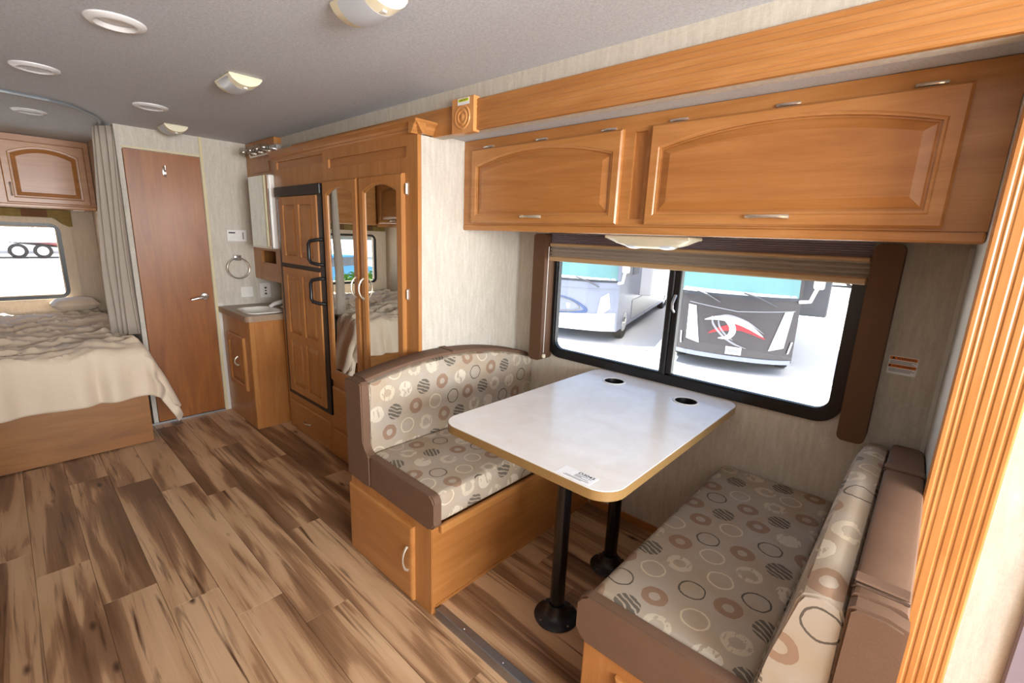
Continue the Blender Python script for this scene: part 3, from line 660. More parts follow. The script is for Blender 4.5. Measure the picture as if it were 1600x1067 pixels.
gr = obj('vent_panel', bx(-3.148, -2.506, .708, YD+.01, 1.64, 1.702, .006, 2), 'black_plastic', rf)
obj('badge', bx(-2.96, -2.77, .705, .708, 1.664, 1.684), 'rubber', gr)
def frdoor(z0, z1, splits):
    x0, x1 = -3.098, -2.562; W_, H_ = x1-x0, z1-z0
    d = obj('door', bx(x0, x1, .722, .737, z0, z1), 'panel_z', rf)
    bm = new(); st_ = .062; us = [0, st_, W_/2-.026, W_/2+.026, W_-st_, W_]
    for a, b in ((0, 1), (2, 3), (4, 5)): box(bm, x0+us[a], x0+us[b], .712, .722, z0, z1)
    vs = [0, .05]+[x for s in splits for x in (s-.028, s+.028)]+[H_-.05, H_]
    for i in range(0, len(vs), 2): 
        for a, b in ((1, 2), (3, 4)): box(bm, x0+us[a], x0+us[b], .7122, .722, z0+vs[i], z0+vs[i+1])
    obj('door_frame', bm, 'maple_z', d)
    for a, b in ((1, 2), (3, 4)):
        for i in range(1, len(vs)-1, 2):
            fn = fX(x0+us[a], z0+vs[i], .722); Wp, Hp = us[b]-us[a], vs[i+1]-vs[i]; bm = new()
            rows = [[bm.verts.new(fn(u, v, w)) for u, v in ((e, e), (Wp-e, e), (Wp-e, Hp-e), (e, Hp-e))] for e, w in ((.002, 0), (.006, .001), (.032, .009))]
            for A, B in zip(rows, rows[1:]):
                for k in range(4): bm.faces.new((A[k], A[(k+1) % 4], B[(k+1) % 4], B[k]))
            bm.faces.new(rows[-1]); bm.faces.new(rows[0][::-1]); obj('panel', bm, 'maple_z', d)
    return d
for z0, z1, sp, hz in ((1.216, 1.638, [], (1.235, 1.385)), (.316, 1.188, [.40], (1.0, 1.155))):
    d = frdoor(z0, z1, sp)
    obj('handle', tube(new(), [(-2.52, .722, hz[0]), (-2.535, .69, hz[0]+.004), (-2.565, .668, hz[0]+.012), (-2.575, .662, hz[0]+.03), (-2.575, .662, hz[1]-.03), (-2.565, .668, hz[1]-.012), (-2.535, .69, hz[1]-.004), (-2.52, .722, hz[1])], .0105, 10), 'black_plastic', d, True)

# ------------------------------------------------------------------ vanity corner
vn = thing('vanity_cabinet', 'maple bathroom vanity cabinet with one arched door', 'cabinet', (-3.55, .75, 0))
obj('body', bx(XD+.001, -3.275, .533, .983, .0, .757), 'panel_z', vn)
obj('side_panel', bx(-3.275, -3.264, .528, .983, .0, .796), 'panel_z', vn)
obj('corner_post', bx(-3.30, -3.262, .524, .56, 0, .795, .004), 'maple_z', vn)
obj('face_frame', bx(XD+.001, -3.30, .524, .532, .0, .795), 'maple_z', vn)
dd = door('door', vn, fX(-3.715, .267, .524), .345, .398, .045, .045, .035, .03, th=.018, mat='maple_z', pmat='panel_z')
pull(dd, fX(-3.715, .267, .506), (.222, .175), (.222, .24), .024, .005)
vt = thing('vanity_counter', 'brown speckled laminate vanity counter with rounded corner', 'countertop', (-3.55, .74, .797))
def hole_plate(bm, outer, hole, z0, z1):
    LL = []
    for z in (z1, z0):
        edges = []
        for pts in (outer, hole):
            vs = loopverts(bm, pts, z); LL.append(vs)
            for i in range(len(vs)): edges.append(bm.edges.new((vs[i], vs[(i+1) % len(vs)])))
        bmesh.ops.triangle_fill(bm, use_beauty=True, edges=edges)
    for A, B in ((LL[0], LL[2]), (LL[1], LL[3])):
        for i in range(len(A)): bm.faces.new((A[i], A[(i+1) % len(A)], B[(i+1) % len(A)], B[i]))
    return bm
co = [(XD+.002, .984), (XD+.002, .502)]+[(-3.245-.035+.035*math.sin(k*PI/12), .502+.035-.035*math.cos(k*PI/12)) for k in range(7)]+[(-3.245, .984)]
SKX0, SKX1, SKY0, SKY1 = -3.64, -3.315, .552, .80
obj('slab', hole_plate(new(), co, rrect(SKX0+.015, SKX1-.015, SKY0+.015, SKY1-.015, .06, 6), .797, .838), 'counter_laminate', vt)
obj('backsplash', bx(XD+.003, -3.25, .97, .984, .838, .90), 'counter_laminate', vt)
sn = thing('sink', 'white rectangular drop-in basin in the vanity counter', 'sink', (-3.48, .68, .75))
bm = new(); rows = []
for ins, z, rr in ((0, .8385, .07), (.0, .845, .07), (.012, .846, .06), (.022, .838, .055), (.04, .78, .045), (.07, .765, .03)):
    rows.append([bm.verts.new((a, b, z)) for a, b in rrect(SKX0+ins, SKX1-ins, SKY0+ins, SKY1-ins, rr, 6)])
for A, B in zip(rows, rows[1:]):
    for i in range(len(A)): bm.faces.new((A[i], A[(i+1) % len(A)], B[(i+1) % len(A)], B[i]))
bm.faces.new(rows[-1]); obj('basin', bm, 'porcelain', sn, True)
obj('drain', lathe(new(), [(0, .001), (.016, .001), (.019, 0)], (-3.48, .68, .766), n=16), 'chrome', sn)
fc = thing('faucet', 'white and chrome faucet on the vanity counter behind the basin', 'faucet', (-3.46, .87, .838))
obj('base', bx(-3.53, -3.38, .845, .895, .838, .852, .005, 2), 'white_plastic', fc)
obj('spout', tube(new(), [(-3.46, .88, .85), (-3.46, .87, .885), (-3.46, .83, .895), (-3.46, .77, .880), (-3.46, .74, .862)], [.02, .02, .018, .015, .012], 10), 'white_plastic', fc, True)
for x in (-3.51, -3.40): obj('knob', lathe(new(), [(.012, 0), (.012, .012), (.021, .018), (.022, .036), (.014, .044), (0, .045)], (x, .875, .852), n=14), 'globe_glass', fc, True)
uc = thing('vanity_upper_cabinet', 'maple upper cabinet with a small open niche above the vanity', 'cabinet', (-3.55, .9, 1.048))
bm = new()
for r in ((XD+.001, -3.68, 1.048, 2.047), (-3.405, -3.30, 1.048, 2.047), (-3.68, -3.405, 1.048, 1.165), (-3.68, -3.405, 1.272, 2.047)): box(bm, r[0], r[1], .79, .81, r[2], r[3])
obj('face_frame', bm, 'maple_z', uc)
bm = new(); box(bm, XD+.001, XD+.012, .81, .984, 1.048, 2.047); box(bm, -3.312, -3.30, .81, .984, 1.048, 2.047); box(bm, XD+.012, -3.312, .81, .984, 1.048, 1.060); box(bm, XD+.012, -3.312, .97, .984, 1.060, 2.047); box(bm, XD+.012, -3.312, .81, .97, 1.150, 1.165)
obj('carcass', bm, 'panel_z', uc)
obj('niche_rail', bx(-3.68, -3.405, .792, .80, 1.165, 1.182), 'maple_x', uc)
obj('recess_panel', bx(-3.73, -3.40, .784, .791, 1.83, 1.90), 'panel_x', uc)
mc = thing('medicine_cabinet', 'mirror-front medicine cabinet with white case beside the refrigerator', 'cabinet', (-3.40, .75, 1.30))
obj('case', bx(-3.575, -3.215, .704, .789, 1.298, 1.79, .012, 3), 'white_plastic', mc)
obj('mirror', bx(-3.572, -3.222, .699, .704, 1.302, 1.787, .001), 'mirror_glass', mc)
obj('bottom_rail', bx(-3.572, -3.222, .697, .705, 1.298, 1.314, .002), 'chrome', mc)
lb = thing('vanity_light_bar', 'chrome vanity light bar with clear globe bulbs near the ceiling', 'light', (-3.43, .76, 1.93))
obj('bar', bx(-3.66, -3.17, .752, .789, 1.93, 1.985, .006, 2), 'chrome', lb)
for x in (-3.60, -3.475, -3.35, -3.225):
    bb = obj('socket', lathe(new(), [(.022, 0), (.022, .016), (.014, .02), (.014, .03)], (x, .752, 1.958), lambda a, b, w: (a, -w, b), 14), 'chrome', lb, True)
    obj('bulb', sphere(new(), (x, .695, 1.958), .032), 'globe_glass', bb, True)
# things on the bathroom wall
cpn = thing('control_panel', 'white tank monitor panel on the bathroom wall above the towel ring', 'panel', (XD, .675, 1.33))
obj('plate', bx(XD, XD+.012, .607, .746, 1.328, 1.416, .003), 'white_plastic', cpn)
obj('display', bx(XD+.012, XD+.0128, .62, .665, 1.388, 1.398), 'ink', cpn); obj('switch_column', bx(XD+.012, XD+.015, .715, .722, 1.345, 1.398), 'ink_grey', cpn)
for y in (.635, .655, .675, .69): obj('button', bx(XD+.012, XD+.014, y-.005, y+.005, 1.352, 1.362), 'vent_plastic', cpn)
tr = thing('towel_ring', 'chrome towel ring on the bathroom wall above the light switches', 'towel ring', (XD, .66, 1.055))
obj('mount', bx(XD, XD+.035, .637, .687, 1.183, 1.226, .006, 2), 'chrome', tr, True)
obj('ring', torus(new(), (XD+.035, .662, 1.125), .078, .0065, lambda a, b, w: (w, a, b)), 'chrome', tr, True)
sw = thing('light_switch', 'white double light switch plate under the towel ring', 'switch', (XD, .716, .896))
obj('plate', bx(XD, XD+.006, .673, .760, .896, .977, .002), 'white_plastic', sw)
for y in (.698, .738): obj('rocker', bx(XD+.006, XD+.011, y-.012, y+.012, .915, .958, .002), 'porcelain', sw)
ot = thing('power_outlet', 'white power outlet with black test button above the faucet', 'outlet', (XD, .853, .88))
obj('plate', bx(XD, XD+.006, .812, .895, .882, 1.0, .002), 'white_plastic', ot)
obj('insert', bx(XD+.006, XD+.009, .832, .875, .900, .982, .002), 'porcelain', ot)
for z in (.915, .962): obj('socket_slots', bx(XD+.009, XD+.0095, .846, .862, z-.007, z+.007), 'ink', ot)
obj('test_button', bx(XD+.009, XD+.012, .848, .860, .934, .944), 'ink', ot)

# ------------------------------------------------------------------ ceiling fittings
def dome(cx, cy, label):
    t_ = thing('ceiling_light', label, 'light', (cx, cy, H-.055), 'cream dome lights along the ceiling')
    hx, hy = .093, .064
    obj('base', bx(cx-hx, cx+hx, cy-hy, cy+hy, H-.008, H, .002), 'cream_plastic', t_)
    def vault(x0, x1, s, mat, nm):
        bm = new(); N = 12; rows = []
        for x in (x0, (x0+x1)/2, x1):
            row = []
            for i in range(N+1):
                a = -1+2*i/N; k = 1-.28*((x-cx)/hx)**2
                row.append(bm.verts.new((x, cy+a*hy*.97, H-.008-(.044*k+s)*(1-abs(a)**2.2)**.75)))
            rows.append(row)
        for A, B in zip(rows, rows[1:]):
            for i in range(N): bm.faces.new((A[i], A[i+1], B[i+1], B[i]))
        for r in (rows[0], rows[-1]): bm.faces.new(r)
        bm.faces.new([rows[k][0] for k in range(3)]+[rows[k][N] for k in (2, 1, 0)])
        return obj(nm, bm, mat, t_, True)
    vault(cx-hx, cx-hx*.62, 0, 'cream_plastic', 'end_cap'); vault(cx+hx*.62, cx+hx, 0, 'cream_plastic', 'end_cap'); vault(cx-hx*.62, cx+hx*.62, .0005, 'diffuser', 'diffuser')
    obj('switch', bx(cx+hx*.7, cx+hx*.85, cy-.006, cy+.006, H-.048, H-.040), 'white_plastic', t_)
dome(-1.072, .190, 'cream ceiling dome light above the dinette bench'); dome(-2.150, .210, 'cream ceiling dome light in front of the mirrored wardrobe'); dome(-3.60, .285, 'cream ceiling dome light in front of the bathroom door')
def vent(cx, cy, label, blank=False):
    t_ = thing('ceiling_vent', label, 'vent', (cx, cy, H-.015), 'round white ceiling vents')
    obj('ring', lathe(new(), [(.078, 0), (.078, -.004), (.070, -.010), (.056, -.012), (.048, -.006), (.046, .0)], (cx, cy, H), n=36), 'vent_plastic', t_, True)
    if blank:
        bm = new(); lathe(bm, [(0, -.004), (.043, -.004), (.0455, -.002), (.0455, .0)], (cx, cy, H), n=30); bmesh.ops.rotate(bm, verts=bm.verts, cent=(cx, cy, H-.003), matrix=Matrix.Rotation(.09, 3, 'Y')); obj('damper', bm, 'vent_plastic', t_, True)
    else:
        for i in range(-3, 4):
            hw = math.sqrt(.044**2-(i*.0125)**2); bm = new(); prism(bm, [(cx+i*.0125-.005, H-.002), (cx+i*.0125+.003, H-.009), (cx+i*.0125+.0045, H-.0085), (cx+i*.0125-.0035, H-.0015)], AX['y'], cy-hw, cy+hw); obj('slat', bm, 'vent_plastic', t_)
        obj('throat', lathe(new(), [(0, -.0006), (.0455, -.0006), (.0455, 0)], (cx, cy, H), n=24), 'vent_plastic', t_)
vent(-1.835, -.236, 'round white ceiling vent with closed tilted damper', True)
vent(-2.703, -.376, 'round white slatted ceiling vent beside the curtain track, on the aisle side')
vent(-3.862, -.350, 'round white slatted ceiling vent over the bed, inside the curtain track')
vent(-3.065, .075, 'round white slatted ceiling vent between two dome lights')

# ------------------------------------------------------------------ bed alcove
bd = thing('bed', 'corner bed with plain wooden front panel in the rear alcove', 'bed', (-4.4, -.75, 0))
obj('front_panel', bx(-3.536, -3.518, YL+.004, -.04, .008, .40), 'bed_wood', bd)
obj('side_panel', bx(-3.838, -3.536, -.058, -.04, .008, .40), 'bed_wood', bd)
obj('base', bx(XB+.01, -3.537, YL+.005, -.06, .01, .39), 'bed_wood', bd)
obj('mattress', bx(XB+.02, -3.55, YL+.01, -.07, .39, .60, .05, 3), 'mattress_cloth', bd)
def comforter():
    XE, YE, ZT = -3.53, -.045, .632; bm = new(); rows = []
    NS, NTT = 170, 140
    for i in range(NS+1):
        s = -5.28+(XE+.30+5.28)*i/NS; row = []
        for j in range(NTT+1):
            ex = max(0, min(1, (min(s, XE)+3.87)/.16)); ov = .43*ex
            tt = YL+.03+(YE+ov-(YL+.03))*j/NTT
            ds, dt = max(0, s-XE), max(0, tt-YE)
            hang = math.hypot(ds, dt)
            p = Vector((min(s, XE), min(tt, YE), 0))
            topness = max(0, 1-hang/.12)
            w = noise.noise(Vector((s*2.6+tt*.8, tt*2.2, 3)))
            def rid(a_, b_, c_, e_): return (1-abs(noise.noise(Vector((s*a_+tt*b_, tt*c_, e_)))))**4
            z = ZT+(.020*w+.036*rid(5.5, 1.6, 1.5, 9)+.026*rid(9.5, -2.6, 2.6, 4)+.012*rid(17, 5, 5, 8))*topness-.012*topness
            rad = .05
            if hang > 0:
                drop = hang*.97 if hang > rad else hang*hang/(rad)*.6
                fx = (.16*ds+.02*min(1, ds/.06)); fy = (.30*dt+.02*min(1, dt/.06))
                fold = .022*math.sin(tt*26+3*noise.noise(Vector((tt*4, 0, 5))))*min(1, ds/.2)
                fold2 = .018*math.sin(s*30)*min(1, dt/.2)
                x = p.x+fx+fold*(ds > 0); y = p.y+fy+fold2*(dt > 0); z -= drop
            else: x, y = s, tt
            row.append(bm.verts.new((x, y, z)))
        rows.append(row)
    for A, B in zip(rows, rows[1:]):
        for j in range(NTT): bm.faces.new((A[j], A[j+1], B[j+1], B[j]))
    return bm
cf = tag(obj('comforter', comforter(), 'comforter_cloth', smooth=True), 'rumpled cream comforter draped over the corner bed', 'bedding')
sd = cf.modifiers.new('thick', 'SOLIDIFY'); sd.thickness = .012; sd.offset = 1
pl = new(); 
for sgn in (1, -1):
    g = [[pl.verts.new((-5.16+.28*(i/10-.5), -.20+.30*(j/10-.5), .75+sgn*.05*((1-(2*i/10-1)**4)*(1-(2*j/10-1)**4))**.5)) for j in range(11)] for i in range(11)]
    for i in range(10):
        for j in range(10): pl.faces.new((g[i][j], g[i+1][j], g[i+1][j+1], g[i][j+1]))
bmesh.ops.remove_doubles(pl, verts=pl.verts, dist=.0005)
tag(obj('pillow', pl, 'comforter_cloth', smooth=True), 'small cream pillow in the bed corner under the rear window', 'pillow')
# curtain and its track
bm = new(); N = 60; rows = []
for k in range(15):
    s = k/14; z = 2.028-(2.028-.69)*s
    row = []
    xa, ya, xb, yb = -3.965+.01*s, -.075-.045*min(1, s*1.5), -3.80, .008-.012*s
    for i in range(N+1):
        u = i/N; w_ = (.016+.006*s)*math.sin(u*PI*2*4.5+.5*math.sin(3*s))+.006*math.sin(u*9+4*s)
        x = xa+(xb-xa)*u-.45*w_; y = min(.012, ya+(yb-ya)*u+1.1*w_)
        row.append(bm.verts.new((x, y, z)))
    rows.append(row)
for A, B in zip(rows, rows[1:]):
    for i in range(N): bm.faces.new((A[i], A[i+1], B[i+1], B[i]))
cu_ = tag(obj('curtain', bm, 'curtain_cloth', smooth=True), 'bunched grey-beige privacy curtain hanging between bed and bathroom door', 'curtain')
m_ = cu_.modifiers.new('thick', 'SOLIDIFY'); m_.thickness = .003
tag(obj('curtain_track', tube(new(), [(-3.31, YL+.01, H-.010), (-3.31, -.9, H-.010), (-3.312, -.55, H-.010), (-3.322, -.44, H-.010), (-3.352, -.30, H-.010), (-3.42, -.21, H-.010), (-3.516, -.149, H-.010), (-3.64, -.09, H-.010), (-3.80, -.045, H-.010), (-3.97, -.035, H-.010)], .0095, 8), 'track_metal'), 'curved grey curtain track on the ceiling around the bed alcove', 'curtain track')
# overhead cabinets
ro = thing('rear_overhead_cabinet', 'maple overhead cabinet with arched doors above the rear window', 'cabinet', (-5.18, -.75, 1.52))
obj('body', bx(XB+.002, -5.04, YL+.002, YSIDE-.004, 1.53, 2.046), 'panel_y', ro)
obj('face_frame', bx(-5.04, -5.02, YL+.34, YSIDE-.004, 1.548, 2.046), 'maple_y', ro)
obj('bottom_rail', bx(-5.045, -5.014, YL+.34, YSIDE-.004, 1.52, 1.549, .006, 2), 'maple_y', ro)
for y0 in (-.485, -1.03):
    fn = fR(y0, 1.556, -5.02); dd = door('door', ro, fn, .47, .445, .05, .045, .04, .05, th=.02, mat='maple_y', pmat='panel_y')
    pull(dd, fR(y0, 1.556, -5.0), (.03, .05), (.03, .14), .022, .005)
lo_ = thing('side_overhead_cabinet', 'maple overhead cabinet on the side wall above the bed', 'cabinet', (-4.3, -1.33, 1.50))
obj('body', bx(-5.03, -3.6, YL+.002, -1.19, 1.51, 2.046), 'panel_x', lo_)
obj('face_frame', bx(-5.012, -3.6, -1.19, -1.17, 1.50, 2.046), 'maple_x', lo_)
for x0 in (-4.34, -3.65):
    fn = fL(x0, 1.545, -1.17); dd = door('door', lo_, fn, .60, .45, .05, .045, .04, .05, th=.02); pull(dd, fL(x0, 1.545, -1.15), (.25, .03), (.35, .03), .022, .005)
pk = tag(obj('reading_light', lathe(new(), [(0, -.016), (.03, -.014), (.04, -.006), (.042, 0)], (-5.19, -.08, 1.529), n=20), 'white_plastic', smooth=True), 'small round white reading light under the rear overhead cabinet', 'light')
w2 = rwindow('window_2', lambda p, q, a: (XB+a, p, q), -1.345, -.20, 0.778, 1.41, .03, .024, 'black framed rear window behind the bed', .07)
obj('pane', bx(XB-.018, XB-.014, -1.31, -.235, .815, 1.37), 'window_glass', w2)
sr = tag(obj('window_surround', ring_prism(new(), rrect(-1.43, -.135, .735, 1.50, .05, 6), rrect(-1.342, -.203, .781, 1.407, .07, 6), lambda p, q, a: (XB+a, p, q), 0, .034), 'bed_wall', smooth=True), 'padded beige surround framing the rear window', 'window trim')
va = thing('window_valance', 'olive patchwork fabric valance above the rear window', 'valance', (-5.28, -.75, 1.38))
obj('board', bx(XB+.035, -5.255, -1.44, -.128, 1.452, 1.519, .006, 2), 'olive_fabric', va)
obj('end_drop', prism(new(), [(-.128, 1.455), (-.128, 1.385), (-.15, 1.383), (-.19, 1.405), (-.225, 1.44), (-.25, 1.455)], lambda p, q, a: (a, p, q), XB+.036, -5.262), 'olive_fabric', va)
for y0, y1 in ((-.42, -.27), (-.86, -.70), (-1.25, -1.1)): obj('patch', bx(-5.2565, -5.252, y0, y1, 1.456, 1.516), 'olive_dark', va)

# ------------------------------------------------------------------ galley base cabinet on the near left
gc = thing('galley_cabinet', 'dark wood galley base cabinet along the aisle opposite the dinette', 'cabinet', (-.7, -1.13, 0))
obj('body', bx(-2.26, .8, YL+.003, -.785, .0, .86), 'bed_wood', gc)
obj('face_frame', bx(-2.26, .8, -.785, -.767, .0, .86), 'door_wood', gc)
obj('counter', bx(-2.28, .82, YL+.003, -.775, .86, .90, .004), 'counter_laminate', gc)
for x0 in (-1.70, -1.15, -.60, -.05, .5):
    dd = slab_door('door', gc, fL(x0, .10, -.767), .50, .60, .014, 'door_wood')

# ------------------------------------------------------------------ outdoors
GZ = -1.22
struct(obj('ground', bx(-140, 90, -90, 140, GZ-.3, GZ), 'asphalt'), 'sunlit pale parking lot')
def coach(name, label, hw, L, top, fbot, body_mat, ws_z, loc, rz, group=None):
    """motorhome facing -Y in local axes, front centre at the origin, ground at z=0"""
    r = thing(name, label, 'motorhome', (0, 0, 0), group)
    def surf(x, z): return .30*abs(x/hw)**3+max(0, z-ws_z)*.10
    bm = new(); xs = [-hw+2*hw*i/14 for i in range(15)]; zs = [fbot, fbot+.3, ws_z, ws_z+.6, top-.35, top-.08, top]
    rows = []
    for z in zs:
        k = 1 if z < top-.2 else (.985 if z < top else .93)
        row = [bm.verts.new((x*k, surf(x, z)+(0 if z < top else .12), z)) for x in xs]+[bm.verts.new((hw*k, L, z)), bm.verts.new((-hw*k, L, z))]
        rows.append(row)
    n = len(rows[0])
    for A, B in zip(rows, rows[1:]):
        for i in range(n): bm.faces.new((A[i], A[(i+1) % n], B[(i+1) % n], B[i]))
    bm.faces.new(rows[0][::-1]); bm.faces.new(rows[-1])
    obj('body', bm, body_mat, r, True)
    def patch(nm, pts_top, pts_bot, mat, off=.012, par=r):
        if len(pts_top) == 2: pts_top, pts_bot = lerp(*pts_top, 4), lerp(*pts_bot, 4)
        bm = new(); A = [bm.verts.new((x, surf(x, z)-off, z)) for x, z in pts_top]; B = [bm.verts.new((x, surf(x, z)-off, z)) for x, z in pts_bot]
        A2 = [bm.verts.new((x, surf(x, z)+.01, z)) for x, z in pts_top]; B2 = [bm.verts.new((x, surf(x, z)+.01, z)) for x, z in pts_bot]
        for i in range(len(A)-1):
            bm.faces.new((A[i], A[i+1], B[i+1], B[i])); bm.faces.new((A[i], A2[i], A2[i+1], A[i+1])); bm.faces.new((B[i], B[i+1], B2[i+1], B2[i]))
        return obj(nm, bm, mat, par)
    def lerp(p, q, n=8): return [(p[0]+(q[0]-p[0])*i/n, p[1]+(q[1]-p[1])*i/n) for i in range(n+1)]
    ws = patch('windshield', lerp((-hw*.93, top-.75), (hw*.93, top-.75), 14), lerp((-hw*.95, ws_z+.03), (hw*.95, ws_z+.03), 14), 'coach_glass')
    patch('windshield_seal', lerp((-hw*.96, ws_z+.05), (hw*.96, ws_z+.05), 14), lerp((-hw*.96, ws_z-.01), (hw*.96, ws_z-.01), 14), 'coach_dark', .016)
    patch('dashboard', lerp((-hw*.9, ws_z+.14), (hw*.9, ws_z+.10), 14), lerp((-hw*.93, ws_z+.055), (hw*.93, ws_z+.055), 14), 'coach_white', .014, ws)
    for x0, x1 in ((-.72, -.26), (.10, .62)):
        a = [(x0*hw, surf(x0*hw, ws_z+.06)-.05, ws_z+.10), ((x0+x1)/2*hw, surf(0, ws_z)-.05, ws_z+.02), (x1*hw, surf(x1*hw, ws_z)-.05, ws_z-.13)]
        obj('wiper', tube(new(), a, .018, 6), 'coach_dark', r)
    for y in (1.2, L-2.6, L-1.4):
        for sx in (-1, 1):
            wv = obj('wheel', lathe(new(), [(0, -.10), (.30, -.10), (.46, -.12), (.48, -.06), (.48, .1), (0, .1)], (sx*(hw-.12), y, .48), lambda a, b, w, sx=sx: (-w*sx, a, b), 20), 'tire', r, True)
            obj('hub', lathe(new(), [(0, -.17), (.10, -.16), (.13, -.125), (.26, -.125), (.29, -.10)], (sx*(hw-.12), y, .48), lambda a, b, w, sx=sx: (-w*sx, a, b), 16), 'chrome', wv, True)
    for sx in (-1, 1):
        mr = obj('mirror', bx(sx*(hw+.12), sx*(hw+.30), -.12, .02, ws_z+.28, ws_z+.72, .04, 2), 'coach_white', r)
        obj('mirror_arm', tube(new(), [(sx*(hw-.03), .25, ws_z-.02), (sx*(hw+.12), .05, ws_z+.02), (sx*(hw+.19), -.05, ws_z+.30)], .035, 8), 'coach_white', mr)
    def place():
        r.location = loc; r.rotation_euler = (0, 0, rz)
    return r, surf, patch, lerp, place
def cvt(x, z, loc, rz):
    """a direction measured as (x, z) on the plane y = 8.8 -> (local x, height) on the coach's front plane"""
    d = Vector((x, 8.8, z))-CAM; n_ = Vector((-math.sin(rz), math.cos(rz), 0)); k = (Vector(loc)-CAM).dot(n_)/d.dot(n_); p_ = CAM+d*k
    return (p_-Vector(loc)).dot(Vector((math.cos(rz), math.sin(rz), 0))), p_.z-GZ
RZ = math.radians(16); BL = (-2.83, 9.75, GZ); SL = (-6.95, 9.6, GZ)
# black coach: local x = world x + 2.82, local z = world z - GZ
bc, sf_, pt, lp_, plc = coach('black_motorhome', 'black motorhome with white and red swoosh parked outside the dinette window', 1.19, 10, 3.45, .30, 'coach_black', 1.62, BL, RZ)
def Bq(x, z): return cvt(x, z, BL, RZ)
def ribbon(surf, pts, ws, nm, mat, par, off=.016):
    bm = new(); rows = []
    # smooth centre line
    P2 = []
    for i in range(len(pts)-1):
        for k in range(4):
            s = k/4; p0 = pts[max(i-1, 0)]; p1 = pts[i]; p2 = pts[i+1]; p3 = pts[min(i+2, len(pts)-1)]
            f = lambda a, b, c, d: .5*((2*b)+(-a+c)*s+(2*a-5*b+4*c-d)*s*s+(-a+3*b-3*c+d)*s**3)
            P2.append((f(p0[0], p1[0], p2[0], p3[0]), f(p0[1], p1[1], p2[1], p3[1]), ws[i]+(ws[i+1]-ws[i])*s))
    P2.append((pts[-1][0], pts[-1][1], ws[-1]))
    for i, (x, z, w) in enumerate(P2):
        a = P2[min(i+1, len(P2)-1)]; b = P2[max(i-1, 0)]; dx, dz = a[0]-b[0], a[1]-b[1]; l = math.hypot(dx, dz) or 1
        nx, nz = -dz/l, dx/l
        rows.append([bm.verts.new((x+nx*w*e, surf(x+nx*w*e, z+nz*w*e)-o_, z+nz*w*e)) for e, o_ in ((1, off), (-1, off), (-1, 0), (1, 0))])
    for A, B in zip(rows, rows[1:]):
        for k in range(4): bm.faces.new((A[k], A[(k+1) % 4], B[(k+1) % 4], B[k]))
    bm.faces.new(rows[0]); bm.faces.new(rows[-1][::-1]); return obj(nm, bm, mat, par)
ribbon(sf_, [Bq(*p) for p in ((-3.1, -.01), (-2.84, .06), (-2.56, .05), (-2.29, -.02), (-2.0, -.19))], [.005, .045, .06, .055, .004], 'swoosh', 'coach_white', bc, .020)
ribbon(sf_, [Bq(*p) for p in ((-2.70, .05), (-2.57, -.06), (-2.55, -.18), (-2.62, -.29), (-2.80, -.335))], [.03, .06, .065, .045, .004], 'swoosh', 'coach_white', bc, .022)
ribbon(sf_, [Bq(*p) for p in ((-3.0, -.27), (-2.81, -.17), (-2.5, -.07), (-2.27, -.10), (-1.96, -.23))], [.004, .04, .075, .06, .004], 'swoosh', 'coach_red', bc, .015)
ribbon(sf_, [Bq(*p) for p in ((-2.86, .02), (-2.80, .10), (-2.62, .13), (-2.3, .05), (-2.0, -.13))], [.012, .016, .018, .016, .003], 'swoosh', 'coach_grey', bc, .017)
ribbon(sf_, [Bq(*p) for p in ((-2.96, .08), (-2.92, -.08), (-2.72, -.28), (-2.50, -.40), (-2.26, -.46))], [.012, .022, .024, .02, .003], 'swoosh', 'coach_grey', bc, .018)
ribbon(sf_, [Bq(*p) for p in ((-2.84, .05), (-2.80, -.10), (-2.68, -.24), (-2.52, -.34))], [.01, .018, .018, .004], 'swoosh', 'coach_grey', bc, .018)
pt('headlight', [Bq(-3.46, .25), Bq(-3.30, .24)], [Bq(-3.44, -.46), Bq(-3.16, -.50)], 'lamp_glass', .02)
pt('headlight', [Bq(-1.70, .30), Bq(-1.56, .33)], [Bq(-1.88, -.44), Bq(-1.63, -.36)], 'lamp_glass', .02)
pt('fog_light', [Bq(-3.575, -.34), Bq(-3.545, -.34)], [Bq(-3.56, -.58), Bq(-3.53, -.585)], 'lamp_glass', .03)
pt('fog_light', [Bq(-1.52, -.24), Bq(-1.49, -.235)], [Bq(-1.56, -.46), Bq(-1.53, -.455)], 'lamp_glass', .03)
pt('hood_line', lp_(Bq(-3.45, .31), Bq(-2.5, .235))+lp_(Bq(-2.5, .235), Bq(-1.53, .34)), lp_(Bq(-3.45, .295), Bq(-2.5, .22))+lp_(Bq(-2.5, .22), Bq(-1.53, .325)), 'coach_grey', .014)
pt('bumper_trim', lp_((-1.17, .36), (1.17, .36), 14), lp_((-1.16, .27), (1.16, .27), 14), 'coach_silver', .03)
pf = pt('plate_frame', [Bq(-2.63, -.47), Bq(-2.34, -.46)], [Bq(-2.63, -.62), Bq(-2.34, -.60)], 'coach_white', .03)
pt('number_plate', [Bq(-2.59, -.505), Bq(-2.38, -.50)], [Bq(-2.59, -.585), Bq(-2.38, -.575)], 'coach_grey', .034, pf)
obj('slide_room', bx(1.15, 1.75, .9, 5.2, 1.25, 3.0, .03), 'coach_dark', bc)
plc()
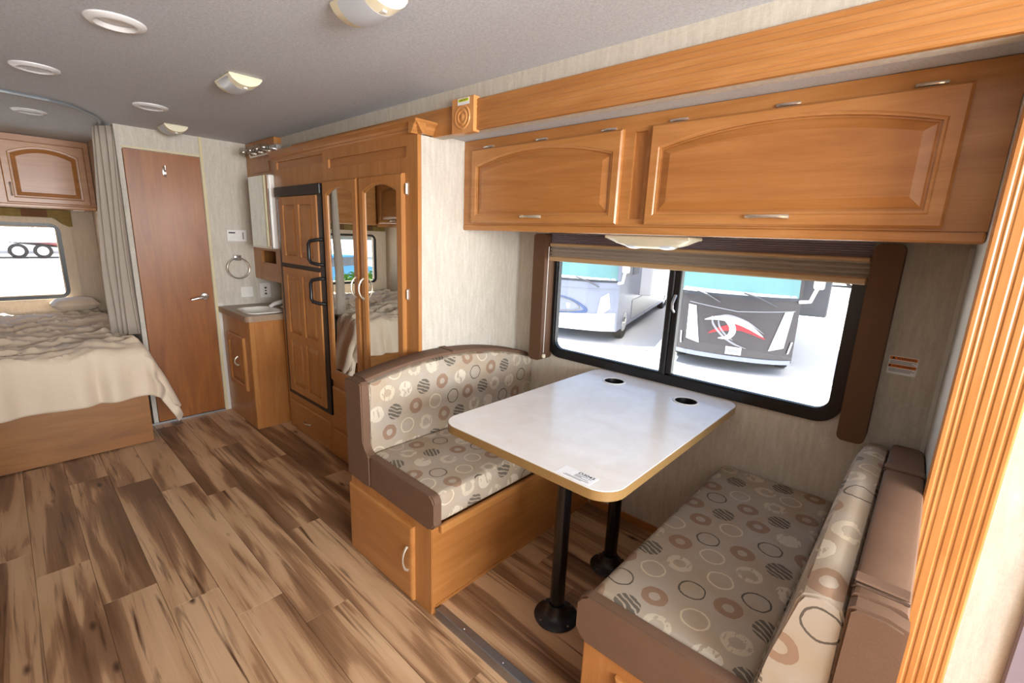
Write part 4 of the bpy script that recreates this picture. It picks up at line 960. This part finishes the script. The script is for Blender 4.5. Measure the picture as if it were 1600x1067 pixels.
# silver coach
sc_, sfs, pts_, lps, plcs = coach('silver_motorhome', 'silver motorhome with oval badge parked outside the dinette window', 1.22, 11, 3.5, .32, 'coach_silver', 1.62, SL, RZ)
def Sq(x, z): return cvt(x, z, SL, RZ)
0 and print('COACH', Bq(-3.55,-.7), Bq(-1.46,-.5), Bq(-2.6,.46), Sq(-5.18,.0), Sq(-6.7,.38))
ribbon(sfs, [Sq(*p) for p in ((-6.75, -.36), (-6.45, -.34), (-6.05, -.26), (-5.92, -.2), (-6.05, -.1), (-6.35, .02), (-6.72, .07))], [.03, .035, .04, .05, .03, .014, .006], 'badge_arc', 'navy_ink', sc_, .02)
ribbon(sfs, [Sq(*p) for p in ((-6.75, -.30), (-6.4, -.27), (-6.12, -.19), (-6.2, -.08), (-6.45, .0), (-6.74, .03))], [.006, .012, .014, .012, .01, .006], 'badge_arc', 'ink_grey', sc_, .022)
ribbon(sfs, [Sq(-6.44, -.08), Sq(-6.44, -.15), Sq(-6.44, -.22)], [.05, .05, .012], 'shield_badge', 'coach_white', sc_, .024)
pts_('headlight', [Sq(-5.55, .14), Sq(-5.36, .26)], [Sq(-5.63, -.34), Sq(-5.30, -.10)], 'lamp_glass', .02)
pts_('headlight', [(-1.14, 1.4), (-.95, 1.3)], [(-1.16, 1.05), (-.85, .8)], 'lamp_glass', .02)
pts_('bumper', lps((-1.18, .66), (1.18, .82), 14), lps((-1.18, .30), (1.18, .34), 14), 'coach_white', .03)
pts_('hood_line', lps((-1.1, 1.40), (1.1, 1.44), 14), lps((-1.1, 1.385), (1.1, 1.425), 14), 'coach_grey', .014)
obj('slide_room', bx(1.20, 1.55, 3.0, 6.4, 1.05, 2.95, .03), 'coach_white', sc_)
obj('side_skirt', bx(1.20, 1.235, 2.0, 10.5, .45, 1.0), 'coach_grey', sc_)
for y0, y1 in ((.75, 1.5), (1.75, 2.6), (6.9, 8.4)): obj('side_window', bx(1.215, 1.232, y0, y1, 1.75, 2.7), 'coach_dark', sc_)
plcs()
# vehicles farther off
def car(name, label, cat, mat, loc, rz, L=4.6, h=1.5, w=1.8, pick=False):
    r = thing(name, label, cat)
    prof = [(-L/2, .35), (-L/2, .85), (-L*.28, .98), (-L*.16, h), (L*.2, h), (L*.34, 1.0), (L/2, .9), (L/2, .35)]
    obj('body', prism(new(), prof, AX['y'], -w/2, w/2), mat, r)
    obj('windows', prism(new(), [(-L*.25, 1.0), (-L*.15, h-.08), (L*.19, h-.08), (L*.31, 1.0)], AX['y'], -w/2-.01, w/2+.01), 'coach_dark', r)
    for x in (-L*.31, L*.31):
        for s in (-1, 1): obj('wheel', lathe(new(), [(0, -.1), (.2, -.12), (.33, -.1), (.33, .1), (0, .1)], (x, s*(w/2-.08), .33), lambda a, b, w_, s=s: (a, -w_*s, b), 16), 'tire', r)
    r.location = loc; r.rotation_euler = (0, 0, rz); return r
def rv_side(name, label, loc, rz, L, h, stripes):
    r = thing(name, label, 'motorhome')
    obj('body', bx(-L/2, L/2, -1.2, 1.2, .45, h, .12, 3), 'coach_white', r)
    obj('skirt', bx(-L/2+.1, L/2-.1, -1.18, 1.18, .3, .5), 'coach_grey', r)
    for x in (-L*.30, L*.26, L*.36):
        for s in (-1, 1):
            wv = obj('wheel', lathe(new(), [(0, -.1), (.3, -.1), (.5, -.1), (.5, .1), (0, .1)], (x, s*1.12, .5), lambda a, b, w_, s=s: (a, -w_*s, b), 18), 'tire', r)
            obj('hub', lathe(new(), [(0, -.13), (.3, -.12), (.3, -.1)], (x, s*1.12, .5), lambda a, b, w_, s=s: (a, -w_*s, b), 14), 'coach_white', wv)
    for i, (x0, z0, x1, z1, w, mt) in enumerate(stripes):
        for s in (-1, 1):
            bm = new(); N = 10; A = []
            for k in range(N+1):
                q_ = k/N; x = x0+(x1-x0)*q_; z = z0+(z1-z0)*q_+.25*math.sin(PI*q_); ww = w*(.25+.75*math.sin(PI*q_)) if q_ < .99 else .01
                A.append([bm.verts.new((x, s*1.206, z-ww)), bm.verts.new((x, s*1.206, z+ww)), bm.verts.new((x, s*1.19, z+ww)), bm.verts.new((x, s*1.19, z-ww))])
            for a, b in zip(A, A[1:]):
                for k in range(4): bm.faces.new((a[k], a[(k+1) % 4], b[(k+1) % 4], b[k]))
            obj('stripe', bm, mt, r)
    for x0, x1 in ((-L*.44, -L*.34), (-L*.2, -L*.02), (L*.1, L*.2)):
        obj('side_window', bx(x0, x1, -1.21, 1.21, h*.58, h*.8), 'coach_dark', r)
    r.location = loc; r.rotation_euler = (0, 0, rz); return r
rv_side('striped_motorhome', 'white motorhome with red and black swooping stripes seen through the rear window', (-47, -2.8, GZ), PI/2, 12, 3.5,
        [(-5.6, 2.5, 5.9, 1.0, .42, 'maroon_paint'), (-5.6, 2.9, 5.6, 1.5, .24, 'ink'), (-5.6, 1.9, 5.9, .65, .16, 'ink'), (-3.0, 1.6, 5.9, .75, .2, 'maroon_paint')])
rv_side('white_motorhome', 'plain white motorhome far beyond the black coach', (-6.5, 42, GZ), .15, 8, 3.2, [])
car('blue_car', 'blue parked car on the lot behind the coach', 'car', 'blue_paint', (-22, -9.0, GZ), 1.2)
car('grey_pickup', 'grey parked car beyond the black motorhome', 'car', 'coach_grey', (-1.3, 27, GZ), 1.4)
car('light_blue_van', 'pale blue van parked beside the striped motorhome', 'van', 'coach_silver', (-42, 4.3, GZ), .35, 5.2, 2.3, 2.0)
def foliage(name, label, cat, c, r, n, leaf, trunk=None):
    t_ = thing(name, label, cat, (c[0], c[1], GZ)); rnd = random.Random(name+str(c)); bm = new()
    for k in range(n):
        v_ = Vector((rnd.gauss(0, 1), rnd.gauss(0, 1), rnd.gauss(0, 1))).normalized()*rnd.uniform(.55, 1)
        p_ = Vector((c[0]+v_.x*r[0], c[1]+v_.y*r[1], c[2]+v_.z*r[2])); a = Vector((rnd.gauss(0, 1), rnd.gauss(0, 1), rnd.gauss(0, 1))).normalized(); b = a.orthogonal().normalized()
        bm.faces.new([bm.verts.new(p_+leaf*x) for x in (a, b*.6, -a, -b*.6)])
    f_ = obj('foliage', bm, 'leaf', t_); f_['kind'] = 'stuff'
    if trunk: obj('trunk', tube(new(), [(c[0], c[1], GZ), (c[0]+.1, c[1], c[2]*.5+GZ*.5), (c[0], c[1], c[2])], [trunk, trunk*.8, trunk*.4], 8), 'bed_wood', t_)
for i, (x, y, hh) in enumerate(((-58, -4.5, 4.6), (-60, 5.0, 5.2), (-46, -17, 4.0), (-44, -26, 4.4))):
    foliage('leafy_tree', ['broad green tree behind the striped motorhome', 'tall green tree behind the pale blue van', 'green tree behind the blue car', 'green tree at the lot edge past the blue car'][i], 'tree', (x, y, hh), (3.6, 3.8, 2.8), 1500, .38, .22)
for i, (x, y) in enumerate(((-15.5, -4.6), (-16.5, -7.6))):
    foliage('hedge_shrub', ['rounded green hedge shrub in front of the blue car', 'wide green hedge shrub beside the blue car'][i], 'shrub', (x, y, GZ+.55), (1.1, 1.3, .6), 1500, .10)
